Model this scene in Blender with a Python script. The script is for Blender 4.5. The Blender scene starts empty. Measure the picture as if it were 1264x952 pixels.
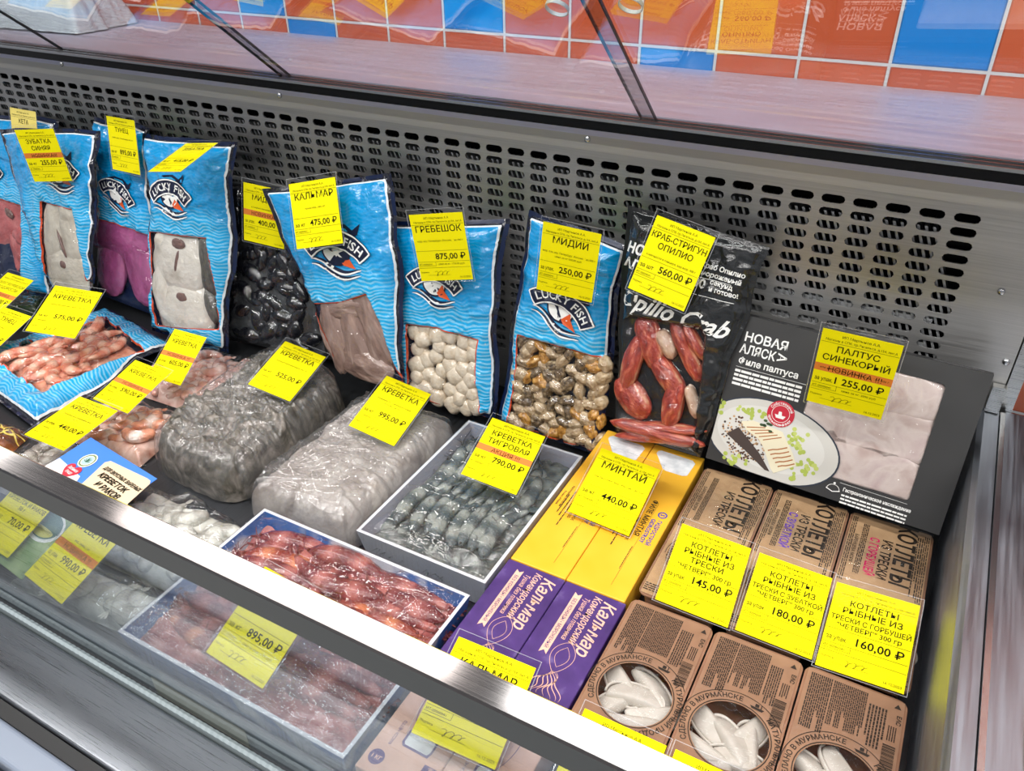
import bpy, math, random
import numpy as np
from mathutils import Matrix, Vector

# ------------------------------------------------------------------ camera / world / light
scn = bpy.context.scene
COL = scn.collection
CZ = 1.65                                  # eye height above the shop floor
FPX = 982.0
_R = np.array([[0.8751, 0.4836, -0.0146], [0.2514, -0.4804, -0.8402], [-0.4134, 0.7316, -0.542]])
_u, _s, _v = np.linalg.svd(_R); RC = _u @ _v
CAM = np.array([0.0, 0.0, CZ])
cd = bpy.data.cameras.new('camera'); cam = bpy.data.objects.new('camera', cd); COL.objects.link(cam)
cd.sensor_fit = 'HORIZONTAL'; cd.sensor_width = 36.0; cd.lens = FPX / 1264 * 36.0
cd.clip_start = 0.02
cam.matrix_world = Matrix([[RC[0, 0], -RC[1, 0], -RC[2, 0], 0], [RC[0, 1], -RC[1, 1], -RC[2, 1], 0],
                           [RC[0, 2], -RC[1, 2], -RC[2, 2], CZ], [0, 0, 0, 1]])
scn.camera = cam
scn.view_settings.view_transform = 'Standard'
scn.view_settings.look = 'None'
scn.view_settings.gamma = 1.0
scn.view_settings.use_curve_mapping = False
scn.view_settings.exposure = -0.08
scn.cycles.transparent_max_bounces = 24
scn.cycles.max_bounces = 8
scn.cycles.caustics_reflective = False
scn.cycles.caustics_refractive = False
scn.cycles.sample_clamp_indirect = 6.0

wd_ = bpy.data.worlds.new('shop_air'); scn.world = wd_; wd_.use_nodes = True
_n = wd_.node_tree.nodes; _l = wd_.node_tree.links
_bg = _n['Background']; _bg.inputs[1].default_value = 1.0
_tc = _n.new('ShaderNodeTexCoord'); _sx = _n.new('ShaderNodeSeparateXYZ'); _rp = _n.new('ShaderNodeValToRGB')
_l.new(_tc.outputs['Generated'], _sx.inputs[0]); _l.new(_sx.outputs[2], _rp.inputs[0])
_e = _rp.color_ramp.elements
_e[0].position = 0.0; _e[0].color = (0.30, 0.31, 0.33, 1)
_e[1].position = 0.75; _e[1].color = (0.82, 0.83, 0.86, 1)
_x = _rp.color_ramp.elements.new(0.25); _x.color = (0.62, 0.63, 0.66, 1)
_l.new(_rp.outputs[0], _bg.inputs[0])


def area(name, loc, sx, sy, power, color=(1, 1, 1), rot=(0, 0, 0)):
    d = bpy.data.lights.new(name, 'AREA'); d.shape = 'RECTANGLE'; d.size = sx; d.size_y = sy
    d.energy = power; d.color = color
    o = bpy.data.objects.new(name, d); COL.objects.link(o); o.location = loc; o.rotation_euler = rot
    return o


for _y, _w in ((0.35, 88), (-0.7, 84), (-1.9, 70)):          # rows of ceiling tubes over the aisle
    area('ceiling_lamp', (-0.6, _y, 3.3), 5.0, 0.12, _w, (1.0, 0.98, 0.95))
for _x, _l, _c in ((-5.2, 2.3, (1.0, 0.95, 0.93)), (-2.15, 1.9, (1.0, 0.90, 0.86)), (1.6, 5.1, (1.0, 0.98, 0.97))):   # light panels added beyond the wall so the front rail mirrors bright patches
    area('added_rail_panel', (_x, 1.95, 3.4), _l, 0.8, 11 * _l, _c)

# ------------------------------------------------------------------ geometry helpers
def A(*p): return np.array(p, float)
def ray(px, py): return RC.T @ np.array([(px - 632.0) / FPX, (py - 476.0) / FPX, 1.0])
def onz(px, py, z):
    d = ray(px, py); return CAM + d * ((z - CZ) / d[2])
def ony(px, py, y):
    d = ray(px, py); return CAM + d * (y / d[1])
def onpl(px, py, p0, n):
    d = ray(px, py); return CAM + d * (np.dot(p0 - CAM, n) / np.dot(d, n))
def unit(v): v = np.asarray(v, float); return v / np.linalg.norm(v)
def smooth(a, b, x):
    t = np.clip((x - a) / (b - a), 0, 1); return t * t * (3 - 2 * t)


def _hash(ix, iy, iz, seed):
    h = (ix.astype(np.int64) * 374761393 + iy.astype(np.int64) * 668265263 + iz.astype(np.int64) * 2147483647 + seed * 974711) & 0xFFFFFFFF
    h = ((h ^ (h >> 13)) * 1274126177) & 0xFFFFFFFF
    h = (h ^ (h >> 16)) & 0xFFFFFF
    return h / float(0xFFFFFF) * 2 - 1


def vnoise(x, y, z=0.0, seed=0):
    x = np.asarray(x, float); y = np.asarray(y, float); z = np.broadcast_to(np.asarray(z, float), x.shape)
    xi, yi, zi = np.floor(x), np.floor(y), np.floor(z)
    fx, fy, fz = x - xi, y - yi, z - zi
    fx, fy, fz = [f * f * (3 - 2 * f) for f in (fx, fy, fz)]
    r = 0
    for a in (0, 1):
        for b in (0, 1):
            for c in (0, 1):
                r = r + _hash(xi + a, yi + b, zi + c, seed) * (fx if a else 1 - fx) * (fy if b else 1 - fy) * (fz if c else 1 - fz)
    return r


def fbm(x, y, z=0.0, seed=0, octv=3, gain=0.5):
    r = 0; a = 1.0; f = 1.0
    for i in range(octv):
        r = r + a * vnoise(np.asarray(x) * f, np.asarray(y) * f, np.asarray(z) * f, seed + i * 17); a *= gain; f *= 2.03
    return r


def ridged(x, y, z=0.0, seed=0, octv=2):
    r = 0; a = 1.0; f = 1.0
    for i in range(octv):
        r = r + a * (1 - 2 * np.abs(vnoise(np.asarray(x) * f, np.asarray(y) * f, np.asarray(z) * f, seed + i * 31))); a *= .5; f *= 2.1
    return r


def crease(x, y, f, k, seed, amp, ax=1.0, ay=1.0):
    """thin sharp folds, as in stretched plastic film"""
    a = vnoise(np.asarray(x) * f * ax + 1.7 * vnoise(np.asarray(x) * f * .7, np.asarray(y) * f * .7, 0, seed + 3), np.asarray(y) * f * ay, 0, seed)
    m = smooth(-.2, .4, vnoise(np.asarray(x) * f * .5 + 5, np.asarray(y) * f * .5, 0, seed + 9))
    return amp * np.clip(1 - np.abs(a) * k, 0, 1) * m


# ------------------------------------------------------------------ scene objects
MW = {}


def thing(name, label, cat, loc=(0, 0, 0), group=None, M=None, kind=None):
    o = bpy.data.objects.new(name, None); COL.objects.link(o)
    o.empty_display_size = .02
    if M is None: M = Matrix.Translation(Vector([float(q) for q in loc]))
    o.matrix_basis = M; MW[o.name] = M.copy()
    tag(o, label, cat, group, kind)
    return o


def tag(o, label=None, cat=None, group=None, kind=None):
    if label: o['label'] = label
    if cat: o['category'] = cat
    if group: o['group'] = group
    if kind: o['kind'] = kind
    return o


class MB:
    def __init__(self): self.v = []; self.f = []; self.m = []; self.n = 0
    def add(self, V, F, mi=0):
        V = np.asarray(V, float).reshape(-1, 3); b = self.n
        self.v.append(V); self.n += len(V)
        for k, f in enumerate(F):
            self.f.append([i + b for i in f]); self.m.append(mi if np.isscalar(mi) else mi[k])
        return b
    def quad(self, a, b, c, d, mi=0): self.add([a, b, c, d], [(0, 1, 2, 3)], mi)
    def box(self, lo, hi, mi=0, M=None):
        x0, y0, z0 = lo; x1, y1, z1 = hi
        V = A((x0, y0, z0), (x1, y0, z0), (x1, y1, z0), (x0, y1, z0), (x0, y0, z1), (x1, y0, z1), (x1, y1, z1), (x0, y1, z1))
        if M is not None: V = V @ M[0].T + M[1]
        self.add(V, [(3, 2, 1, 0), (4, 5, 6, 7), (0, 1, 5, 4), (1, 2, 6, 5), (2, 3, 7, 6), (3, 0, 4, 7)], mi)
    def rbox(self, lo, hi, r, mi=0, M=None, seg=2):
        """box with rounded edges"""
        lo = A(*lo); hi = A(*hi); c = (lo + hi) / 2; h = (hi - lo) / 2
        V, F = rounded_box(h, min(r, h.min() * .98), seg); V = V + c
        if M is not None: V = V @ M[0].T + M[1]
        self.add(V, F, mi)
    def grid(self, P, mi=0, flip=False, closed_u=False):
        n, m = P.shape[:2]; F = []
        for i in range(n - 1):
            for j in range(m - (0 if closed_u else 1)):
                j2 = (j + 1) % m
                q = (i * m + j, i * m + j2, (i + 1) * m + j2, (i + 1) * m + j)
                F.append(q[::-1] if flip else q)
        return self.add(P.reshape(-1, 3), F, mi)
    def tube(self, pts, rad, sides=8, mi=0, cap=True):
        pts = np.asarray(pts, float); n = len(pts)
        rad = np.broadcast_to(np.asarray(rad, float), (n,)) if np.ndim(rad) < 2 else np.asarray(rad)
        T = np.gradient(pts, axis=0); T /= np.linalg.norm(T, axis=1)[:, None] + 1e-12
        ref = A(0, 0, 1) if abs(T[0] @ A(0, 0, 1)) < .9 else A(1, 0, 0)
        rings = []; a = np.arange(sides) / sides * 2 * np.pi
        b1 = unit(np.cross(ref, T[0]))
        for i in range(n):
            b1 = unit(b1 - T[i] * (b1 @ T[i])); b2 = np.cross(T[i], b1)
            r1, r2 = (rad[i], rad[i]) if np.ndim(rad) < 2 else rad[i]
            rings.append(pts[i] + np.outer(np.cos(a), b1) * r1 + np.outer(np.sin(a), b2) * r2)
        b = self.grid(np.array(rings), mi, closed_u=True)
        if cap:
            self.f.append([b + k for k in range(sides)][::-1]); self.m.append(mi)
            self.f.append([b + (n - 1) * sides + k for k in range(sides)]); self.m.append(mi)
    def data(self, name, mats, smooth=False, attrs=None, M=None):
        V = np.concatenate(self.v) if self.v else np.zeros((0, 3))
        if M is not None:
            Mi = np.array(M.inverted()); V = V @ Mi[:3, :3].T + Mi[:3, 3]
        me = bpy.data.meshes.new(name)
        me.from_pydata(V.tolist(), [], self.f)
        for m in (mats if isinstance(mats, (list, tuple)) else [mats]): me.materials.append(m)
        me.polygons.foreach_set('material_index', self.m)
        if smooth: me.polygons.foreach_set('use_smooth', [True] * len(me.polygons))
        for k, a in (attrs or {}).items():
            at = me.attributes.new(k, 'FLOAT', 'POINT'); at.data.foreach_set('value', np.asarray(a, np.float32).ravel())
        me.update()
        return me
    def build(self, name, mats, parent=None, smooth=False, attrs=None, local=False, label=None):
        M = MW[parent.name] if (parent is not None and not local) else None
        o = bpy.data.objects.new(name, self.data(name, mats, smooth, attrs, M)); COL.objects.link(o)
        if parent is not None: o.parent = parent
        if label: o['label'] = label
        return o


def inst(name, me, parent, Mworld, label=None):
    o = bpy.data.objects.new(name, me); COL.objects.link(o)
    if parent is not None:
        o.parent = parent; o.matrix_basis = MW[parent.name].inverted() @ Mworld
    else: o.matrix_basis = Mworld
    if label: o['label'] = label
    return o


def mat4(x, y, z, o, s=1.0):
    s = np.broadcast_to(np.asarray(s, float), (3,))
    return Matrix([[x[i] * s[0], y[i] * s[1], z[i] * s[2], o[i]] for i in range(3)] + [[0, 0, 0, 1]])


def rounded_box(h, r, seg=2):
    """half sizes h, corner radius r"""
    n = seg * 2 + 2
    def axis(hh):
        a = [-1 + i / seg for i in range(seg + 1)]
        return np.array(a + [-q for q in a[::-1]]), np.array([-1] * (seg + 1) + [1] * (seg + 1))
    V = []; F = []; idx = {}
    ts, sg = axis(1)
    N = len(ts)
    def vert(i, j, k):
        if (i, j, k) in idx: return idx[(i, j, k)]
        d = A(ts[i], ts[j], ts[k]); d = A(*[0 if abs(q) < 1e-9 else q for q in d])
        e = np.tan(d * np.pi / 4); e = e / max(np.linalg.norm(e), 1e-9)
        p = A(sg[i], sg[j], sg[k]) * (h - r) + e * r
        idx[(i, j, k)] = len(V); V.append(p); return idx[(i, j, k)]
    for ax in range(3):
        for end in (0, N - 1):
            for i in range(N - 1):
                for j in range(N - 1):
                    q = []
                    for di, dj in ((0, 0), (1, 0), (1, 1), (0, 1)):
                        t = [0, 0, 0]; t[ax] = end; t[(ax + 1) % 3] = i + di; t[(ax + 2) % 3] = j + dj
                        q.append(vert(*t))
                    F.append(q if end else q[::-1])
    return np.array(V), F


def blob(a, b, c, e=2.0, nu=14, nv=10, amp=0.0, sc=40.0, seed=0):
    """closed superellipsoid lump with noise; e>2 is boxier"""
    th = np.linspace(0, 2 * np.pi, nu, endpoint=False); ph = np.linspace(-np.pi / 2, np.pi / 2, nv)
    P, T = np.meshgrid(ph, th, indexing='ij')
    def pw(x): return np.sign(x) * np.abs(x) ** (2.0 / e)
    X = a * pw(np.cos(P)) * pw(np.cos(T)); Y = b * pw(np.cos(P)) * pw(np.sin(T)); Z = c * pw(np.sin(P))
    L = np.stack([X, Y, Z], -1)
    if amp:
        k = 1 + amp * fbm(X * sc + 7, Y * sc, Z * sc, seed)
        L = L * k[..., None]
    return L


def blob_mesh(name, mats, *args, **kw):
    mb = MB(); mb.grid(blob(*args, **kw), closed_u=True); return mb.data(name, mats, True)


# ------------------------------------------------------------------ text
_tc_cache = {}
_fc = bpy.data.curves.new('lettering', 'FONT'); _fo = bpy.data.objects.new('lettering', _fc)
_fc.resolution_u = 2


def text2d(s, size=1.0, bold=0.0, shear=0.0, sx=1.0, space=1.0):
    k = (s, bold, shear, space)
    if k not in _tc_cache:
        _fc.body = s; _fc.size = 1.0; _fc.offset = bold; _fc.shear = shear; _fc.space_character = space
        me = bpy.data.meshes.new_from_object(_fo)
        V = np.zeros(len(me.vertices) * 3); me.vertices.foreach_get('co', V); V = V.reshape(-1, 3)[:, :2]
        F = [list(p.vertices) for p in me.polygons]
        bpy.data.meshes.remove(me)
        w = (V[:, 0].max() if len(V) else 0)
        _tc_cache[k] = (V, F, w)
    V, F, w = _tc_cache[k]
    return V * A(size * sx, size), F, w * size * sx


class Flat:
    """collects 2-D print (letters, rules, shapes) laid on a frame or a curved sheet"""
    def __init__(self, place): self.place = place; self.mb = MB(); self.lift = 0.0
    def put(self, V2, F, mi=0):
        if len(V2): self.mb.add(self.place(np.asarray(V2, float), self.lift), F, mi)
    def text(self, s, x, y, size, align='c', bold=0.0, mi=0, rot=0.0, shear=0.0, sx=1.0, maxw=None, space=1.0):
        V, F, w = text2d(s, size, bold, shear, sx, space)
        if maxw and w > maxw: V = V * A(maxw / w, 1); w = maxw
        V = V - A({'c': w / 2, 'l': 0, 'r': w}[align], 0)
        c, s_ = math.cos(rot), math.sin(rot)
        V = V @ A((c, s_), (-s_, c)) + A(x, y)
        self.put(V, F, mi)
    def arc_text(self, s, cx, cy, r, a0, a1, size, bold=0.0, mi=0, flip=False):
        ws = [text2d(ch, size, bold)[2] + size * .07 if ch != ' ' else size * .3 for ch in s]
        tot = sum(ws); pos = 0
        for ch, w in zip(s, ws):
            t = (pos + w / 2) / tot; pos += w
            a = a0 + (a1 - a0) * t
            if ch == ' ': continue
            V, F, ww = text2d(ch, size, bold); V = V - A(ww / 2, 0)
            ro = a - math.pi / 2 + (math.pi if flip else 0)
            c, s_ = math.cos(ro), math.sin(ro)
            self.put(V @ A((c, s_), (-s_, c)) + A(cx + r * math.cos(a), cy + r * math.sin(a)), F, mi)
    def rect(self, x0, y0, x1, y1, mi=0, n=1):
        xs = np.linspace(x0, x1, n + 1); V = [(x, y) for x in xs for y in (y0, y1)]
        self.put(V, [(2 * i, 2 * i + 2, 2 * i + 3, 2 * i + 1) for i in range(n)], mi)
    def poly(self, pts, mi=0): self.put(pts, [list(range(len(pts)))], mi)
    def strip(self, c, w, mi=0, taper=False):
        c = np.asarray(c, float); t = np.gradient(c, axis=0); t /= np.linalg.norm(t, axis=1)[:, None] + 1e-12
        nn = np.stack([-t[:, 1], t[:, 0]], 1)
        ww = np.full(len(c), w / 2.0) if np.isscalar(w) else np.asarray(w) / 2
        if taper: ww = ww * np.sin(np.linspace(.12, np.pi - .12, len(c)))
        V = np.stack([c - nn * ww[:, None], c + nn * ww[:, None]], 1).reshape(-1, 2)
        self.put(V, [(2 * i, 2 * i + 2, 2 * i + 3, 2 * i + 1) for i in range(len(c) - 1)], mi)
    def disc(self, cx, cy, rx, ry=None, mi=0, a0=0, a1=2 * math.pi, n=28, r_in=0.0, rot=0.0):
        ry = ry or rx; a = np.linspace(a0, a1, n + 1)
        o = np.stack([rx * np.cos(a), ry * np.sin(a)], 1); i = o * r_in
        V = np.stack([i, o], 1).reshape(-1, 2); c, s_ = math.cos(rot), math.sin(rot)
        V = V @ A((c, s_), (-s_, c)) + A(cx, cy)
        self.put(V, [(2 * k, 2 * k + 1, 2 * k + 3, 2 * k + 2) for k in range(n)], mi)
    def greek(self, x0, y0, x1, y1, lines, mi=0, seed=0, fill=.62, rot=False, wmin=.02, wmax=.1):
        """rows of unreadably small print"""
        rnd = random.Random(seed); V = []; F = []
        L = (x1 - x0) if not rot else (y1 - y0); Hh = (y1 - y0) if not rot else (x1 - x0); p = Hh / lines
        for k in range(lines):
            q = (k + .2) * p; h = p * fill * .8; s = 0; end = L * (1 if rnd.random() > .2 else rnd.uniform(.6, .95))
            while s < end:
                w = min(L * rnd.uniform(wmin, wmax), end - s)
                a = (x0 + s, y0 + q, x0 + s + w, y0 + q + h) if not rot else (x0 + q, y1 - s - w, x0 + q + h, y1 - s)
                b = len(V); V += [(a[0], a[1]), (a[2], a[1]), (a[2], a[3]), (a[0], a[3])]; F.append((b, b + 1, b + 2, b + 3))
                s += w + L * .012
        self.put(V, F, mi)
    def barcode(self, x0, y0, x1, y1, mi=0, seed=0, rot=False):
        rnd = random.Random(seed); s = 0; L = (x1 - x0) if not rot else (y1 - y0)
        while s < L * .98:
            w = L * rnd.choice([.012, .012, .024, .036])
            if not rot: self.rect(x0 + s, y0, min(x0 + s + w, x1), y1, mi)
            else: self.rect(x0, y0 + s, x1, min(y0 + s + w, y1), mi)
            s += w + L * rnd.choice([.014, .014, .026])
    def build(self, name, mats, parent, local=False, label=None):
        return self.mb.build(name, mats, parent, local=local, label=label)


def frame_place(o, x, y, n, eps=0.0006):
    o, x, y, n = [np.asarray(q, float) for q in (o, x, y, n)]
    def f(V2, lift=0.0): return o + np.outer(V2[:, 0], x) + np.outer(V2[:, 1], y) + n * (eps + lift)
    return f


# ------------------------------------------------------------------ materials
def newmat(name):
    m = bpy.data.materials.new(name); m.use_nodes = True
    return m, m.node_tree.nodes, m.node_tree.links, m.node_tree.nodes['Principled BSDF']


def setp(b, **k):
    nm = dict(rough='Roughness', metal='Metallic', coat='Coat Weight', coatr='Coat Roughness', spec='Specular IOR Level', sss='Subsurface Weight', aniso='Anisotropic')
    for q, v in k.items(): b.inputs[nm[q]].default_value = v


def srgb(r, g, b):
    f = lambda c: (c / 255 / 12.92) if c / 255 <= .04045 else ((c / 255 + .055) / 1.055) ** 2.4
    return (f(r), f(g), f(b), 1)


def mat(name, rgb, **k):
    m, n, l, b = newmat(name); b.inputs['Base Color'].default_value = srgb(*rgb); setp(b, **k); return m


def ramp(n, l, src, stops, const=False):
    r = n.new('ShaderNodeValToRGB'); e = r.color_ramp.elements
    if const: r.color_ramp.interpolation = 'CONSTANT'
    e[0].position, e[0].color = stops[0][0], stops[0][1]
    e[1].position, e[1].color = stops[-1][0], stops[-1][1]
    for p, c in stops[1:-1]:
        q = e.new(p); q.color = c
    l.new(src, r.inputs[0]); return r.outputs[0]


def noisetex(n, l, scale, detail=3, vec=None, rough=.5, dist=0.0):
    t = n.new('ShaderNodeTexNoise'); t.inputs['Scale'].default_value = scale; t.inputs['Detail'].default_value = detail
    t.inputs['Roughness'].default_value = rough; t.inputs['Distortion'].default_value = dist
    if vec is None:
        c = n.new('ShaderNodeTexCoord'); vec = c.outputs['Object']
    l.new(vec, t.inputs['Vector']); return t


def bump(n, l, b, src, strength, dist=0.002):
    q = n.new('ShaderNodeBump'); q.inputs['Strength'].default_value = strength; q.inputs['Distance'].default_value = dist
    l.new(src, q.inputs['Height']); l.new(q.outputs[0], b.inputs['Normal']); return q


def mat_noise(name, stops, scale=60, detail=4, bumpk=.3, bdist=.002, bscale=None, dist=0.0, **k):
    """natural surface: colour wanders between stops [(pos, rgb), ...]"""
    m, n, l, b = newmat(name); setp(b, **k)
    t = noisetex(n, l, scale, detail, dist=dist)
    l.new(ramp(n, l, t.outputs[0], [(p, srgb(*c)) for p, c in stops]), b.inputs['Base Color'])
    if bumpk:
        t2 = noisetex(n, l, bscale or scale * 2, 3); bump(n, l, b, t2.outputs[0], bumpk, bdist)
    return m


def schlick(n, l, k, base, normal=None):
    lw = n.new('ShaderNodeLayerWeight'); lw.inputs[0].default_value = .5
    if normal is not None: l.new(normal, lw.inputs['Normal'])
    pw = n.new('ShaderNodeMath'); pw.operation = 'POWER'; pw.inputs[1].default_value = 5.0; l.new(lw.outputs['Facing'], pw.inputs[0])
    ad = n.new('ShaderNodeMath'); ad.operation = 'MULTIPLY_ADD'; ad.inputs[1].default_value = k; ad.inputs[2].default_value = base; ad.use_clamp = True
    l.new(pw.outputs[0], ad.inputs[0]); return ad.outputs[0]


def film_shader(n, l, gloss=.09, tint=(.97, .97, .98, 1), milk=0.0, rough=.07, bscale=90, bk=.5, bdist=.002):
    tr = n.new('ShaderNodeBsdfTransparent'); tr.inputs[0].default_value = tint
    gl = n.new('ShaderNodeBsdfGlossy'); gl.inputs['Roughness'].default_value = rough
    bp = n.new('ShaderNodeBump'); bp.inputs['Strength'].default_value = bk; bp.inputs['Distance'].default_value = bdist
    t = noisetex(n, l, bscale, 3, dist=.6); l.new(t.outputs[0], bp.inputs['Height']); l.new(bp.outputs[0], gl.inputs['Normal'])
    ad = schlick(n, l, .95, gloss, bp.outputs[0])
    base = tr.outputs[0]
    if milk:
        df = n.new('ShaderNodeBsdfDiffuse'); df.inputs[0].default_value = (.85, .86, .88, 1)
        mx = n.new('ShaderNodeMixShader'); mx.inputs[0].default_value = milk; l.new(tr.outputs[0], mx.inputs[1]); l.new(df.outputs[0], mx.inputs[2]); base = mx.outputs[0]
    m2 = n.new('ShaderNodeMixShader'); l.new(ad, m2.inputs[0]); l.new(base, m2.inputs[1]); l.new(gl.outputs[0], m2.inputs[2])
    return m2.outputs[0]


def mat_film(name, **k):
    m, n, l, b = newmat(name); n.remove(b)
    l.new(film_shader(n, l, **k), n['Material Output'].inputs[0]); return m


def mat_steel(name, rgb=(176, 176, 174), rough=.3, scale=(2, 2, 300), streak=.12):
    m, n, l, b = newmat(name); setp(b, metal=1.0, rough=rough)
    c = n.new('ShaderNodeTexCoord'); mp = n.new('ShaderNodeMapping'); mp.inputs['Scale'].default_value = scale
    l.new(c.outputs['Object'], mp.inputs[0]); t = noisetex(n, l, 4, 4, mp.outputs[0])
    a = srgb(*[v * (1 - streak) for v in rgb]); d = srgb(*[min(255, v * (1 + streak)) for v in rgb])
    l.new(ramp(n, l, t.outputs[0], [(.3, a), (.7, d)]), b.inputs['Base Color'])
    l.new(ramp(n, l, t.outputs[0], [(.3, (rough * .75,) * 3 + (1,)), (.7, (rough * 1.25,) * 3 + (1,))]), b.inputs['Roughness'])
    return m


M = {}
M['steel'] = mat_steel('brushed_steel')
M['steel_top'] = mat_steel('satin_worktop_steel', (206, 206, 226), .52, (2, 60, 60), .04)
M['steel_top'].node_tree.nodes['Principled BSDF'].inputs['Metallic'].default_value = .6
M['deck'] = mat_steel('dark_deck_steel', (78, 80, 84), .45, (60, 2, 60), .08)
M['band'] = mat_steel('trim_band_steel', (196, 194, 190), .5, (2, 2, 120), .03)
M['band'].node_tree.nodes['Principled BSDF'].inputs['Metallic'].default_value = .55
M['steel_dark'] = mat_steel('worn_steel', (182, 181, 180), .42, (2, 2, 120), .05); M['steel_dark'].node_tree.nodes['Principled BSDF'].inputs['Metallic'].default_value = .78
M['steel_end'] = mat_steel('end_steel', (160, 166, 176), .45, (60, 2, 60), .05)
M['steel_front'] = mat_steel('front_steel', (146, 150, 156), .32, (3, 420, 3), .025)
M['rail'] = mat_steel('rail_steel', (205, 202, 200), .10, (2, 300, 300), .04)
M['black_metal'] = mat('black_anodised_metal', (22, 22, 24), rough=.25, metal=.6)
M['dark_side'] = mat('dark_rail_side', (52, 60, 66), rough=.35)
M['alu'] = mat('aluminium', (190, 192, 195), rough=.25, metal=1.0)
M['coil'] = mat('coil_fin', (172, 174, 176), rough=.3, metal=.6)
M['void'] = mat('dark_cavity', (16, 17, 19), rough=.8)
M['grey_panel'] = mat('pale_grey_panel', (126, 136, 152), rough=.3)
M['rubber'] = mat('black_gasket', (20, 21, 23), rough=.5)
M['glass'] = None
def _glass():
    m, n, l, b = newmat('clear_glass'); n.remove(b)
    tr = n.new('ShaderNodeBsdfTransparent'); tr.inputs[0].default_value = (.95, .97, .97, 1)
    gl = n.new('ShaderNodeBsdfGlossy'); gl.inputs['Roughness'].default_value = 0.004
    ad = schlick(n, l, .9, .17)
    mx = n.new('ShaderNodeMixShader'); l.new(ad, mx.inputs[0]); l.new(tr.outputs[0], mx.inputs[1]); l.new(gl.outputs[0], mx.inputs[2])
    l.new(mx.outputs[0], n['Material Output'].inputs[0]); return m
M['glass'] = _glass()
M['glass_edge'] = mat('polished_glass_edge', (30, 40, 42), rough=.2)
M['clear_plastic'] = mat_film('clear_plastic', gloss=.04, milk=.10, rough=.12, bk=.15)
M['film'] = mat_film('clear_film', gloss=.055, rough=.06, bk=.7, bscale=70, bdist=.003)
M['film_milky'] = mat_film('milky_film', gloss=.05, milk=.10, rough=.10)
M['sleeve'] = mat_film('ticket_sleeve', gloss=.008, rough=.06, bk=.06, bscale=25, milk=.0)
M['yellow'] = mat('yellow_card', (250, 238, 8), rough=.7, spec=.1)
M['ink'] = mat('black_ink', (20, 20, 10), rough=.7, spec=.05)
M['ink_soft'] = mat('grey_ink', (110, 104, 20), rough=.6)
M['banner'] = mat('orange_banner', (226, 128, 44), rough=.6)
M['white'] = mat('white_print', (240, 240, 238), rough=.5)
M['navy'] = mat('navy_print', (18, 26, 56), rough=.35)
M['cyan'] = mat('cyan_print', (40, 160, 210), rough=.35)
M['orange'] = mat('orange_print', (224, 92, 40), rough=.4)
M['red'] = mat('red_print', (196, 40, 60), rough=.4)

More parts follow.
